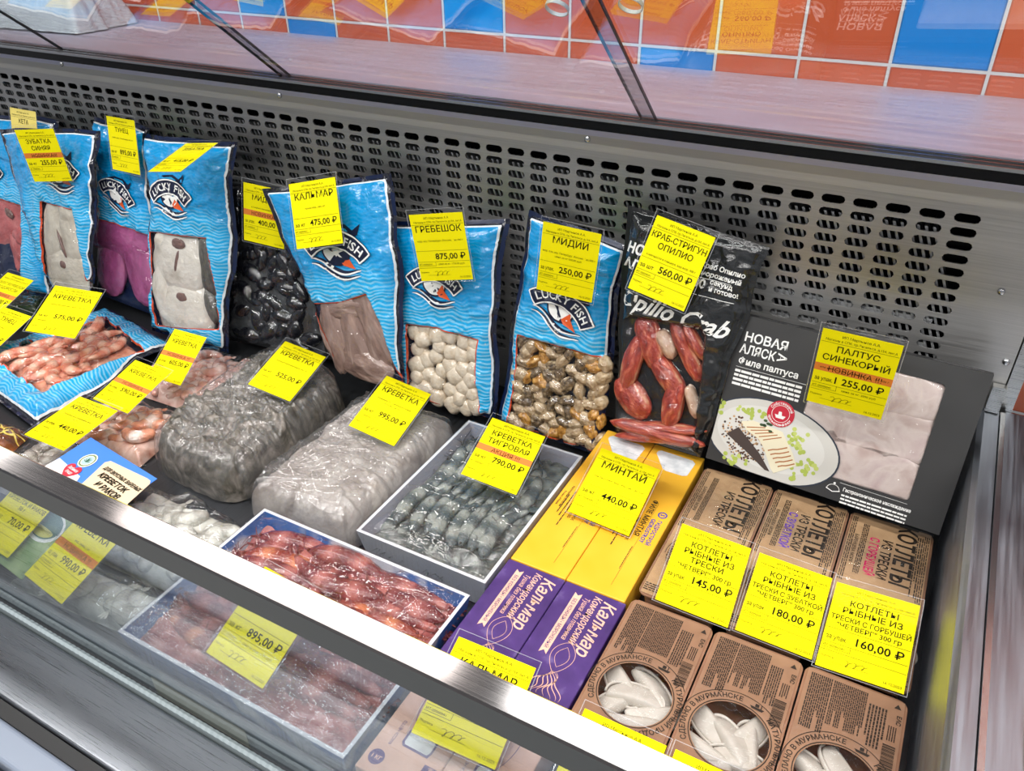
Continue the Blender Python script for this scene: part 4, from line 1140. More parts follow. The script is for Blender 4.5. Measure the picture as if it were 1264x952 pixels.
def logo(F, cx, cy, w, rot=0.0):
    """arched badge, fish head over a fin and waves"""
    base = F.place; c, s_ = math.cos(rot), math.sin(rot)
    L = Flat(lambda V2, lift=0.0: base(V2 @ A((c, s_), (-s_, c)) * w + A(cx, cy), lift * 2.2 + .0006)); L.mb = F.mb
    a = np.linspace(0, 1, 20)
    # tail and body above the badge
    L.put(np.array([(-.30, .12), (-.12, .22), (.12, .24), (.26, .17), (.38, .27), (.36, .12), (.25, .08), (0, .10)]), [[0, 1, 2, 7], [7, 2, 3, 6], [6, 3, 4, 5]], 0)
    L.lift = .0002; L.put(np.array([(-.22, .13), (-.10, .185), (.10, .20), (.20, .15), (.0, .12)]), [[0, 1, 2, 3, 4]], 3)
    L.lift = .0001; L.disc(.0, -.13, .235, .20, 0, n=26); L.lift = .0003; L.disc(.0, -.13, .205, .17, 2, n=26)
    L.lift = .0004; L.strip(np.stack([-.20 + .24 * a, -.05 - .19 * a ** 1.6], 1), .03, 0); L.strip(np.stack([-.09 + .10 * a, -.02 - .24 * a], 1), .022, 0)
    L.lift = .0005; L.poly([(.06, -.26), (.17, -.10), (.20, -.20), (.33, -.34), (.12, -.31)][::-1], 1)
    for k, (w_, dy) in enumerate(((.045, 0), (.035, -.075))):
        x = -.42 + .84 * a; y = -.30 + dy + .055 * np.sin(a * 6.0 + .9) - .06 * a
        L.lift = .0006; L.strip(np.stack([x, y - .018], 1), w_ * 1.5, 2, taper=True); L.lift = .0007; L.strip(np.stack([x, y], 1), w_, 0, taper=True)
    L.lift = .0008; R = .62; aa = np.radians(np.linspace(140, 40, 44))
    for k in range(6):
        rk = R - .131 + .262 * (k + .5) / 6; L.strip(np.stack([rk * np.cos(aa), -.58 + rk * np.sin(aa)], 1), .262 / 6, 0)
    L.lift = .0012
    for rr, ww in ((R + .113, .022), (R - .113, .022)): L.strip(np.stack([rr * np.cos(aa), -.58 + rr * np.sin(aa)], 1), ww, 2)
    for e in (aa[0], aa[-1]): L.strip(np.stack([np.cos(e) * np.linspace(R - .113, R + .113, 4), -.58 + np.sin(e) * np.linspace(R - .113, R + .113, 4)], 1), .022, 2)
    L.arc_text('LUCKY FISH', 0, -.58, R - .055, math.radians(134), math.radians(46), .165, bold=.02, mi=2)


def pouch(label, corners, fwd=0.0, T=.020, window=None, seed=0, fill=None, logo_at=None, logo_w=.10, logo_rot=0.0, mat_='pouch', lean=None, cat='fish pouch', name='vacuum_pouch', group='blue vacuum pouches along the back panel', **kw):
    p0, n = (BP0 + BN * fwd, BN) if lean is None else lean
    q = [onpl(*c, p0, n) for c in corners]
    q = [k if k[2] > DZ + .006 else onz(*c, DZ + .006) for k, c in zip(q, corners)]
    c = sum(q) / 4; ex = (q[1] + q[2] - q[0] - q[3]); ex = unit(ex - n * (ex @ n)); ey = np.cross(n, ex)
    lp = lambda px, py: A((onpl(px, py, p0, n) - c) @ ex, (onpl(px, py, p0, n) - c) @ ey)
    win = np.array([lp(*w) for w in window]) if window is not None else None
    items = fill(lp, win) if fill else []
    sh = Sheet(q, n, T, seed=seed, window=win, items=items, **kw)
    t = thing(name, label, cat, (c[0], (q[2][1] + q[3][1]) / 2, min(q[2][2], q[3][2])), group)
    sh.front('printed_film' if mat_ != 'film' else 'clear_film', M[mat_], t); sh.back('back_film', M['pouch_back'] if mat_ == 'pouch' else M['black_pouch_back'], t)
    put_items(sh, items, t)
    if logo_at:
        F = Flat(sh.place()); p = lp(*logo_at); logo(F, p[0], p[1], logo_w, logo_rot)
        F.build('logo', [M['navy'], M['orange'], M['white'], M['cyan']], t)
    return t, sh, lp


M['black_pouch_back'] = mat('black_back_film', (26, 27, 29), rough=.3)


def pieces(mname, specs, name, e=2.3, amp=.12, seed=0, c=.010, h0=.003):
    """specs: (centre px, end-of-long-axis px, width ratio[, material])"""
    def f(lp, win):
        out = []
        for k, sp in enumerate(specs):
            p, q = lp(*sp[0]), lp(*sp[1]); d = q - p; a = np.hypot(*d) * .95
            mm = FM[sp[3]] if len(sp) > 3 else FM[mname]
            me = blob_mesh(name, mm, 1, 1, 1, e, 40, 22, amp, 1.6, seed + k * 7)
            c2, h2, nm = (c, h0, name) if len(sp) < 5 else (sp[4][0], sp[4][1], 'backbone')
            out.append(dict(name=nm, s=p[0], t=p[1], ang=math.atan2(d[1], d[0]), a=a, b=a * sp[2], c=c2, me=me, e=e, h0=h2))
        return out
    return f


def random_fill(name, mats, r, seed, asp=(.8, 1.0), cz=.8, e=2.4, amp=.12, mind=1.6, nvar=5, h0=.003, n=99, edge=None):
    def f(lp, win):
        rnd = random.Random(seed)
        out = []
        for k, p in enumerate(scatter(win, r, seed, n, r * mind, edge)):
            mi = rnd.randrange(len(mats)); vs = variants(name + mats[mi], lambda i: unit_blob(name, FM[mats[mi]], e, 20, 13, amp, 1.7, seed + i * 13 + mi), nvar)
            a = r * rnd.uniform(.88, 1.15); b = a * rnd.uniform(*asp)
            out.append(dict(name=name, s=p[0], t=p[1], ang=rnd.uniform(0, 6.28), a=a, b=b, c=r * cz * rnd.uniform(.85, 1.15), me=vs[rnd.randrange(nvar)], e=e, h0=h0 + rnd.uniform(-.001, .002)))
        return out
    return f


pouch('leftmost blue pouch of pink salmon pieces leaning on the back panel', [(-36, 138), (68, 146), (66, 368), (-30, 350)], -.006, seed=1, T=.02,
      window=[(-40, 232), (20, 243), (50, 254), (64, 368), (-25, 350)], hwin=.006, logo_at=(8, 205), logo_w=.10,
      fill=pieces('pink', [((18, 262), (58, 268), .75), ((8, 305), (10, 334), .56), ((44, 314), (47, 344), .54), ((-14, 296), (-12, 322), .42), ((26, 318), (29, 340), .6), ((48, 292), (60, 300), .9), ((36, 262), (41, 268), .5, 'bone', (.004, .0155)), ((2, 256), (10, 257), .3, 'skin', (.004, .0150))], 'fish_steak', c=.015, seed=3, amp=.2))
pouch('blue pouch of cream fillets, second from the left along the back panel', [(0, 158), (119, 159), (116, 350), (56, 345)], .056, seed=2, T=.018, top_thin=.4,
      window=[(58, 249), (98, 259), (114, 352), (62, 350)], hwin=.006, logo_at=(80, 205), logo_w=.11,
      fill=pieces('cream', [((72, 284), (70, 326), .52), ((92, 294), (100, 332), .5), ((87, 336), (116, 344), .72), ((88, 262), (100, 262), 1.), ((84, 300), (90, 318), .10, 'bone', (.003, .0145)), ((86, 326), (90, 328), .8, 'bone', (.003, .0145))], 'fish_fillet', c=.013, seed=21, e=2.5, amp=.1))
pouch('blue pouch of purplish tuna chunks in the left back row', [(118, 145), (187, 157), (203, 394), (120, 362)], .0, seed=3, T=.02,
      window=[(110, 266), (150, 275), (189, 290), (200, 395), (121, 366)], hwin=.006, logo_at=(157, 232), logo_w=.10, logo_rot=-.25,
      fill=pieces('tuna', [((148, 288), (194, 300), .46), ((140, 330), (138, 364), .74), ((177, 332), (189, 382), .50), ((168, 310), (180, 330), .9)], 'tuna_chunk', c=.015, seed=33))
pouch('blue pouch of big round white fish steaks beside the black mussels', [(179, 163), (292, 178), (283, 436), (188, 408)], .036, seed=4, T=.02, wave=.008,
      window=[(193, 286), (228, 290), (263, 294), (272, 340), (276, 405), (200, 400)], hwin=.006, logo_at=(220, 232), logo_w=.112,
      fill=pieces('white', [((226, 325), (262, 331), .92), ((262, 325), (268, 366), .38, 'skin'), ((232, 382), (268, 392), .86), ((206, 355), (206, 392), .45), ((266, 375), (272, 400), .4, 'skin'), ((229, 300), (237, 302), .6, 'bone', (.004, .0165)), ((228, 322), (226, 336), .22, 'bone', (.003, .0180)), ((234, 366), (242, 368), .6, 'bone', (.004, .0165))], 'fish_steak', c=.017, seed=44, e=2.3, amp=.12))


def mussel_bag():
    win = [(284, 232), (368, 243), (400, 440), (286, 415)]
    base = random_fill('mussel', ['shell'], .0260, 5, (.50, .66), .50, 2.0, .10, .98, 5, .007, 70)
    def f(lp, w): return base(lp, w)
    t, sh, lp = pouch('clear bag of black mussels in grey ice between the blue pouches', [(277, 222), (374, 236), (408, 444), (280, 419)], -.020, T=.022, seed=6, window=win, hwin=.008, fill=f, mat_='film', group=None, crumple=.002, name='mussel_bag', cat='seafood bag', fine=45)
    S2 = Sheet(sh.q, sh.n, .010, 60, 80, seed=61, hem=.008, rise=.02, wave=0, curl=0, crumple=.0012)
    mb = MB(); mb.grid(S2.P); mb.build('ice_glaze', FM['ice'], t, smooth=True)


mussel_bag()
pouch('tilted blue pouch of brownish squid bodies, top corner raised', [(325, 234), (487, 215), (501, 474), (424, 455)], .036, seed=7, T=.022, wave=.005, top_thin=.3,
      window=[(394, 374), (430, 372), (461, 362), (478, 400), (498, 470), (428, 456)], hwin=.007, logo_at=(425, 297), logo_w=.125, logo_rot=-.12,
      fill=pieces('squid', [((416, 410), (430, 462), .42), ((441, 406), (456, 466), .38), ((464, 400), (486, 462), .34), ((456, 450), (492, 462), .5), ((430, 380), (462, 376), .4)], 'squid_tube', c=.016, seed=71, e=2.2, amp=.2))
pouch('blue pouch of round cream scallops in the middle of the back row', [(455, 273), (626, 271), (611, 518), (503, 488)], .0, seed=8, T=.020, wave=.005,
      window=[(509, 399), (545, 403), (596, 418), (592, 450), (598, 516), (510, 480)], hwin=.005, logo_at=(547, 338), logo_w=.105, logo_rot=-.1,
      fill=random_fill('scallop', ['scallop'], .0155, 8, (.86, 1.0), .80, 2.8, .07, 1.22, 6, .004, 90, .004), blur=2)
pouch('blue pouch of shelled cream and orange mussels next to the crab pouch', [(657, 258), (774, 302), (738, 562), (616, 522)], -.004, seed=9, T=.020, wave=.005,
      window=[(644, 412), (690, 424), (752, 442), (747, 480), (743, 555), (632, 520), (640, 470)], hwin=.005, logo_at=(706, 370), logo_w=.105, logo_rot=-.2,
      fill=random_fill('mussel', ['mus_a', 'mus_a', 'mus_b', 'mus_c'], .0150, 9, (.55, .75), .75, 2.2, .22, .98, 4, .004, 99, .002), blur=2)


def crab_pouch():
    def f(lp, win):
        out = []
        for k, (a, b, r) in enumerate((((796, 392), (812, 452), .26), ((810, 440), (842, 486), .26), ((838, 470), (828, 524), .24), ((834, 400), (864, 466), .15), ((848, 402), (870, 440), .2), ((790, 418), (774, 478), .2), ((768, 470), (798, 512), .36), ((818, 408), (832, 440), .28), ((764, 520), (862, 546), .10), ((768, 536), (850, 540), .09), ((790, 524), (866, 530), .09), ((852, 476), (862, 512), .2))):
            p, q = lp(*a), lp(*b); m_ = (p + q) / 2; d = (q - p) / 2
            me = blob_mesh('crab_leg', FM['crabpale' if k in (7, 11) else 'crab'], 1, 1, 1, 2.2, 30, 18, .12, 1.6, 90 + k)
            out.append(dict(name='crab_leg', s=m_[0], t=m_[1], ang=math.atan2(d[1], d[0]), a=np.hypot(*d) * 1.15, b=np.hypot(*d) * 1.15 * r * 1.7, c=.013, me=me, e=2.2, h0=.004 + .0015 * (k % 3)))
        return out
    t, sh, lp = pouch('black stand-up pouch of red crab legs with white script', [(773, 252), (946, 304), (865, 565), (758, 531)], .020, T=.022, seed=10, wave=.004, mat_='black_pouch', top_thin=.35,
                      window=[(768, 394), (784, 388), (868, 403), (874, 412), (860, 545), (845, 556), (760, 530)], hwin=.006, fill=f, name='stand_up_pouch', cat='crab pouch', group=None)
    F = Flat(sh.place()); r = math.atan2(*(lp(930, 320) - lp(780, 275))[::-1])
    def tx(s, px, py, size, **k): p = lp(px, py); F.text(s, p[0], p[1], size, 'l', rot=r, **k)
    tx('НОВАЯ', 775, 308, .020, bold=.04); tx('АЛЯСКА', 772, 327, .020, bold=.04)
    tx('Краб Опилио', 868, 327, .0095, bold=.03); tx('мороженый', 868, 337, .0095, bold=.03)
    tx('30', 858, 350, .018, bold=.03); tx('секунд', 879, 349, .0090, bold=.03); tx('и готово!', 877, 357, .0090, bold=.03)
    for y0 in (342, 364):
        F.strip(np.linspace(lp(858, y0 - 4), lp(905, y0 + 9), 12), .0007)
    p = lp(766, 370); F.text('Opilio Crab', p[0], p[1] - .002, .036, 'l', bold=.02, rot=r, shear=.4, maxw=.165)
    F.build('lettering', M['white'], t)


crab_pouch()
# ------------------------------------------------------------------ shrimp
def shrimp_data(name, mats, arc=1.2, legs=True, tail=True, head=True, fat=.085, seed=0, feel=True):
    """a shrimp of unit length lying on its side: x along, curled in the xy plane; slot 0 shell, slot 1 legs"""
    rnd = random.Random(seed); N = 34; u = np.linspace(0, 1, N); R = 1 / max(arc, 1e-3)
    th = (u - .5) * arc; x = R * np.sin(th); y = R * np.cos(th) - R * math.cos(arc * .3)
    c = np.stack([x, y, np.zeros(N)], 1)
    if head: pr = np.interp(u, [0, .03, .12, .3, .38, .5, .75, .92, 1], [.10, .35, .78, 1.0, .96, .98, .72, .42, .26])
    else: pr = np.interp(u, [0, .05, .2, .45, .75, .92, 1], [.35, .8, 1.0, .98, .70, .42, .25])
    seg = np.where(u > .36 if head else u > .04, .07 * np.abs(np.sin((u - .36) * math.pi / .64 * 6.0)), .03)
    r = fat * pr * (.95 + seg)
    mb = MB(); mb.tube(c, np.stack([r * .82, r * 1.06], 1)[:, ::-1], 12, 0)
    sa = list(np.repeat(u, 12))
    T = np.gradient(c, axis=0); T /= np.linalg.norm(T, axis=1)[:, None]; Nn = np.stack([T[:, 1], -T[:, 0], T[:, 2] * 0], 1)   # belly side
    if tail:
        e = c[-1]; d = T[-1]; nn = Nn[-1]
        for k in (-1, 0, 1):
            dd = unit(d + nn * .45 * k + A(0, 0, .12 * k)); p = np.linspace(0, .15, 6)
            w = np.array([.3, .8, 1, .95, .7, .2]) * .030
            mb.tube(e + np.outer(p, dd), np.stack([w, w * .22], 1), 8, 0); sa += [1.05] * 48
    if legs:
        for k in range(9 if head else 5):
            t = (.16 + k * .045) if head and k < 5 else .42 + (k - (5 if head else 0)) * .12
            i = min(int(t * N), N - 1); L = rnd.uniform(.10, .17) if t < .4 else .06
            a = np.linspace(0, 1, 6); zz = rnd.uniform(-.5, .8); bend = rnd.uniform(-.6, .6); zz = abs(zz) * .6
            p = c[i] + np.outer(a, Nn[i]) * (r[i] * .7 + L) + np.outer(a ** 2, T[i]) * L * bend + np.outer(a * (1 - a * .5), A(0, 0, 1)) * L * zz
            mb.tube(p, .0075 * (1.1 - a * .7), 5, 1); sa += [.2] * 30
    if head:
        h = c[0]; d = -T[0]
        mb.tube(h + np.outer(np.linspace(-.02, .11, 6), unit(d - Nn[0] * .25)), np.linspace(.018, .003, 6), 6, 0); sa += [0] * 36
        for sg in (-1, 1):
            L = blob(.016, .016, .016, 2, 8, 6) + h + d * -.025 + A(0, 0, sg * .035); mb.grid(L, 1, closed_u=True); sa += [0] * 48
        if feel:
            for k in range(3):
                a = np.linspace(0, 1, 14); ph = rnd.uniform(-1, 1)
                p = h + np.outer(a, unit(d + Nn[0] * ph * .5)) * rnd.uniform(.08, .14) + np.outer(a ** 2, Nn[0]) * ph * .25 + np.outer(np.sin(a * 3), A(0, 0, 1)) * .05
                mb.tube(p, .0055 * (1.1 - a), 4, 1); sa += [0] * 56
    me = mb.data(name, mats, True, dict(seg=sa[:mb.n] + [0] * (mb.n - len(sa))))
    return me


def mat_shrimp(name, light, dark, bands=6.0, mixk=.6, scale=5, rough=.22):
    m, n, l, b = newmat(name); setp(b, rough=rough, coat=.7, coatr=.1)
    q = n.new('ShaderNodeAttribute'); q.attribute_name = 'seg'
    s1 = n.new('ShaderNodeMath'); s1.operation = 'MULTIPLY'; s1.inputs[1].default_value = bands * 1.56 * 2; l.new(q.outputs['Fac'], s1.inputs[0])
    s2 = n.new('ShaderNodeMath'); s2.operation = 'SINE'; l.new(s1.outputs[0], s2.inputs[0])
    s3 = n.new('ShaderNodeMath'); s3.operation = 'MULTIPLY_ADD'; s3.inputs[1].default_value = mixk * .5; s3.inputs[2].default_value = .25; l.new(s2.outputs[0], s3.inputs[0])
    t = noisetex(n, l, scale, 4); ad = n.new('ShaderNodeMath'); ad.operation = 'MULTIPLY_ADD'; ad.inputs[1].default_value = .9; l.new(t.outputs[0], ad.inputs[0]); l.new(s3.outputs[0], ad.inputs[2])
    l.new(ramp(n, l, ad.outputs[0], [(.40, srgb(*light)), (.62, srgb(*[(a + c) / 2 for a, c in zip(light, dark)])), (.95, srgb(*dark))]), b.inputs['Base Color'])
    t2 = noisetex(n, l, scale * 4, 3); bump(n, l, b, t2.outputs[0], .3, .02); return m


SH = {
 'tiger': mat_shrimp('tiger_shrimp_shell', (150, 156, 150), (84, 94, 96), 6, .8), 'tiger_leg': mat('dark_shrimp_legs', (62, 58, 54), rough=.3),
 'red': mat_shrimp('red_shrimp_shell', (176, 100, 92), (112, 38, 40), 6, .7, 9), 'red_leg': mat('dark_red_shrimp_legs', (120, 44, 40), rough=.35), 'redo': mat_shrimp('orange_shrimp_shell', (206, 122, 82), (140, 52, 38), 6, .8, 9),
 'cooked': mat_shrimp('cooked_shrimp_shell', (236, 186, 160), (216, 128, 100), 6, .7), 'cooked_leg': mat('pale_coral_legs', (222, 150, 124), rough=.35),
 'pink': mat_shrimp('pale_pink_shrimp', (236, 206, 196), (218, 158, 142), 5, .6), 'coral': mat_shrimp('coral_tipped_shrimp', (238, 216, 204), (226, 150, 118), 4, .9),
 'white': mat_shrimp('raw_white_shrimp', (216, 216, 206), (176, 174, 164), 5, .5),
 'grey': mat_shrimp('greyish_shrimp', (196, 190, 180), (150, 142, 134), 5, .6),
}


def shrimp_fill(key, kind, L, seed, mind, nmax=90, arc=3.6, legs=False, head=False, fat=.13, h0=.008, layers=1, edge=.02, dh=.004):
    def f(lp, win):
        rnd = random.Random(seed); out = []
        leg = SH.get(key + '_leg', SH[key])
        vs = variants('shrimp' + key + str(arc), lambda i: shrimp_data(kind, [SH[key], leg], arc * (.85 + .12 * i), legs, True, head, fat, seed + i, feel=False), 4)
        for k, p in enumerate(scatter(win, L, seed, nmax, mind, edge)):
            s_ = L * rnd.uniform(.9, 1.15); R = s_ * (.36 if arc > 2.5 else .5)
            out.append(dict(name=kind, s=p[0], t=p[1], ang=rnd.uniform(0, 6.28), a=R, b=R * (.9 if arc > 2.5 else .35), c=s_ * fat * .95, me=vs[rnd.randrange(4)], e=2.4, sz=(s_,) * 3, h0=h0 + rnd.random() * dh, tilt=rnd.uniform(-.25, .25)))
        return out
    return f


def lying(label, top_px, zt, T, fill=None, mat_='film', name='shrimp_bag', mass=None, cat='seafood bag', group=None, zb=DZ + .002, under=None, inset=.012, win=None, **kw):
    """a bag lying on the deck; corners are where its top outline stands"""
    P = [onz(*c, zt) for c in top_px]; q = [A(p[0], p[1], zb) for p in P]
    c = sum(q) / 4; n = A(0, 0, 1); ex = q[1] + q[2] - q[0] - q[3]; ex = unit(ex); ey = np.cross(n, ex)
    loc = lambda p: A((p - c) @ ex, (p - c) @ ey)
    lp = lambda px, py: loc(onz(px, py, zt))
    quad = np.array([loc(k) for k in q]); m_ = quad.mean(0)
    if win is None: wn = m_ + (quad - m_) * (1 - inset / np.linalg.norm(quad - m_, axis=1))[:, None]
    else: wn = np.array([lp(*w) for w in win])
    wn = wn[::-1] if np.cross(wn[1] - wn[0], wn[2] - wn[1]) < 0 else wn
    items = fill(lp, wn) if fill else []
    sh = Sheet(q, n, T, window=wn, items=items, **kw)
    t = thing(name, label, cat, c, group)
    sh.front('clear_film' if mat_.startswith('film') else 'printed_film', M[mat_], t)
    put_items(sh, items, t)
    if mass:                                 # the packed rest of the shrimp under the visible ones
        wq = [c + ex * k[0] + ey * k[1] for k in (wn if len(wn) == 4 else quad)]; wq = wq if np.dot(np.cross(wq[1] - wq[0], wq[2] - wq[1]), n) < 0 else wq[::-1]
        S3 = Sheet([c + (k - c) * (.96 if win is not None else 1.06) for k in wq], n, T * .52, 70, 70, seed=kw.get('seed', 0) + 2, hem=.002, rise=.016, wave=0, curl=0, crumple=.0008)
        S3.P[..., 2] += smooth(0, .006, S3.h) * (.0045 * np.abs(fbm(S3.S * 42, S3.T2 * 42, 0, 5, 2)))
        mb = MB(); mb.grid(S3.P); o = mb.build('shrimp_mass', mass, t, smooth=True); o['kind'] = 'stuff'
    return t, sh, lp, items


MASS = {k: mat_noise('packed_%s_shrimp' % k, [(.3, d), (.5, m_), (.7, l_)], 38, 3, .6, .006, bscale=45, rough=.25, coat=.7) for k, d, m_, l_ in (
    ('pink', (190, 140, 130), (224, 186, 174), (238, 214, 206)), ('coral', (180, 120, 100), (220, 178, 160), (236, 208, 196)), ('grey', (120, 112, 104), (170, 162, 152), (204, 198, 188)),
    ('white', (140, 140, 132), (196, 196, 186), (222, 222, 214)), ('red', (130, 60, 60), (180, 104, 100), (210, 150, 140)), ('cooked', (190, 110, 86), (220, 150, 122), (238, 190, 164)))}

# peeled and cooked shrimp in clear bags at the left
lying('clear bag of pale pink shrimp lying in front of the white steak pouch', [(222, 404), (314, 430), (249, 490), (152, 460)], .90, .03, shrimp_fill('pink', 'shrimp', .066, 11, .024, 60, fat=.155, h0=.012, dh=.014), mass=MASS['pink'], seed=101, nu=80, nv=80, rise=.02, crumple=.0028, hem=.004, fine=26)
lying('clear bag of coral tipped shrimp under the 590,00 price tag', [(136, 464), (229, 496), (164, 550), (64, 514)], .90, .03, shrimp_fill('coral', 'shrimp', .070, 12, .026, 60, fat=.155, h0=.012, dh=.014), mass=MASS['coral'], seed=102, nu=80, nv=80, rise=.02, crumple=.0028, hem=.004, fine=26)
lying('clear bag of greyish shrimp under the 440,00 price tag at the left', [(56, 518), (178, 566), (116, 634), (-40, 572)], .895, .03, shrimp_fill('grey', 'shrimp', .072, 13, .028, 60, fat=.155, h0=.012, dh=.012), mass=MASS['grey'], seed=103, nu=80, nv=80, rise=.02, crumple=.003, hem=.004, fine=24)
lying('clear bag of raw white shrimp between the dark frozen block and the rail', [(181, 578), (316, 632), (224, 712), (88, 653)], .905, .036, shrimp_fill('white', 'shrimp', .080, 14, .027, 70, fat=.155, h0=.014, dh=.018), mass=MASS['white'], seed=104, nu=90, nv=80, rise=.02, crumple=.0035, hem=.004, fine=22)
lying('clear bag of raw white shrimp behind the front glass under the 990,00 tag', [(96, 672), (209, 720), (164, 763), (-10, 690)], .900, .034, shrimp_fill('white', 'shrimp', .082, 15, .029, 70, fat=.155, h0=.014, dh=.014), mass=MASS['white'], seed=105, nu=90, nv=80, rise=.02, crumple=.0035, hem=.004, fine=22)
lying('bag of reddish pink shrimp behind the front glass at the left edge', [(-30, 600), (92, 658), (-16, 670), (-140, 618)], .893, .028, shrimp_fill('red', 'shrimp', .066, 16, .026, 50, fat=.155, h0=.010, dh=.012), mass=MASS['red'], seed=106, nu=60, nv=60, rise=.02, crumple=.003, hem=.004, fine=22)


def block(label, px, zt, stops, seed, sq, fill_h, scale, fold, grit=1.0, nsc=20):
    q = [A(p[0], p[1], DZ + .001) for p in px]; c = sum(q) / 4; T = zt - DZ - .002
    t = thing('frozen_shrimp_block', label, 'frozen shrimp', c, None)
    sh = Sheet(q, A(0, 0, 1), T, 130, 170, seed=seed, hem=.001, rise=.030, wave=.003, curl=0, crumple=fill_h, fine=scale, sq=sq, pw=.45)
    S, T2 = sh.S, sh.T2
    sh.P[..., 2] += grit * (.0030 * ridged(S * 70 + 2 * fbm(S * 30, T2 * 30, 0, seed), T2 * 95, 0, seed + 40) + .0016 * ridged(S * 190, T2 * 150, 0, seed + 41)) * smooth(0, .012, sh.h)
    mb = MB(); mb.grid(sh.P); m = mat_noise('frozen_shrimp_mass', stops, nsc, 10, .5, .003, bscale=130, dist=1.4, rough=.3, coat=.5)
    mb.build('frozen_mass', m, t, smooth=True)
    # loose clear bag round it with folds running from the corners
    q2 = [c + (k - c) * 1.025 for k in q]
    F = Sheet(q2, A(0, 0, 1), T + .007, 190, 230, seed=seed + 9, hem=.001, rise=.026, wave=.006, curl=.004, crumple=.0012, fine=30, sq=sq, pw=.42)
    S, T2 = F.S, F.T2
    for (cx, cy, k, amp) in fold:
        a = np.arctan2(T2 - cy * F.H / 2, S - cx * F.W / 2); r = np.hypot(T2 - cy * F.H / 2, S - cx * F.W / 2)
        F.P[..., 2] += amp * np.clip(1 - np.abs(np.sin(a * k + 2.0 * vnoise(r * 12, r * 0, 0, seed))) * 2.4, 0, 1) * np.exp(-r / .14) * smooth(0, .02, F.sd)
    F.P[..., 2] += .0032 * np.clip(ridged(S * 20 + T2 * 9, T2 * 7 - S * 3, 0, seed + 50) - .45, 0, 1) * smooth(0, .02, F.sd)
    F.P[..., 2] += (crease(S + T2 * .5, T2 - S * .3, 16, 7, seed + 70, .0035, .45, 1.5) + crease(S, T2, 34, 6, seed + 71, .0022)) * smooth(0, .02, F.sd)
    F.P[..., 2] = np.maximum(F.P[..., 2], DZ + .0008)
    mb = MB(); mb.grid(F.P); mb.build('clear_bag', M['film_bag'], t, smooth=True)
    return t


M['film_bag'] = mat_film('loose_clear_bag', gloss=.07, milk=.04, rough=.05, bk=.8, bscale=45, bdist=.004)
block('dark grey frozen shrimp block in a crinkled clear bag', [(-1.038, .930), (-.822, .888), (-.800, .582), (-1.016, .590)], .918, [(.25, (46, 42, 38)), (.42, (86, 82, 74)), (.55, (116, 110, 102)), (.68, (150, 142, 134)), (.8, (98, 74, 64))], 210, 4.5, .006, 24, ((-.6, .2, 22, .004), (.8, -.9, 30, .004), (0, .9, 18, .003)), 1.0, 26)
block('pale grey flat frozen shrimp block in clear film', [(-.786, .878), (-.597, .878), (-.597, .584), (-.786, .584)], .910, [(.25, (112, 100, 92)), (.42, (150, 142, 136)), (.6, (178, 172, 166)), (.8, (140, 126, 116))], 230, 12, .0025, 16, ((-.9, -.9, 26, .004), (.2, .6, 26, .004), (.9, -.9, 20, .003)), .45, 13)


# ------------------------------------------------------------------ open trays with whole shrimp under film
M['tray_grey'] = mat('lavender_grey_tray', (170, 172, 186), rough=.4); M['tray_edge'] = mat('white_tray_edge', (226, 230, 236), rough=.35)
M['tray_blue'] = mat_noise('blue_white_carton', [(.45, (52, 104, 176)), (.55, (60, 116, 190)), (.62, (200, 210, 222))], 11, 2, 0, rough=.4)


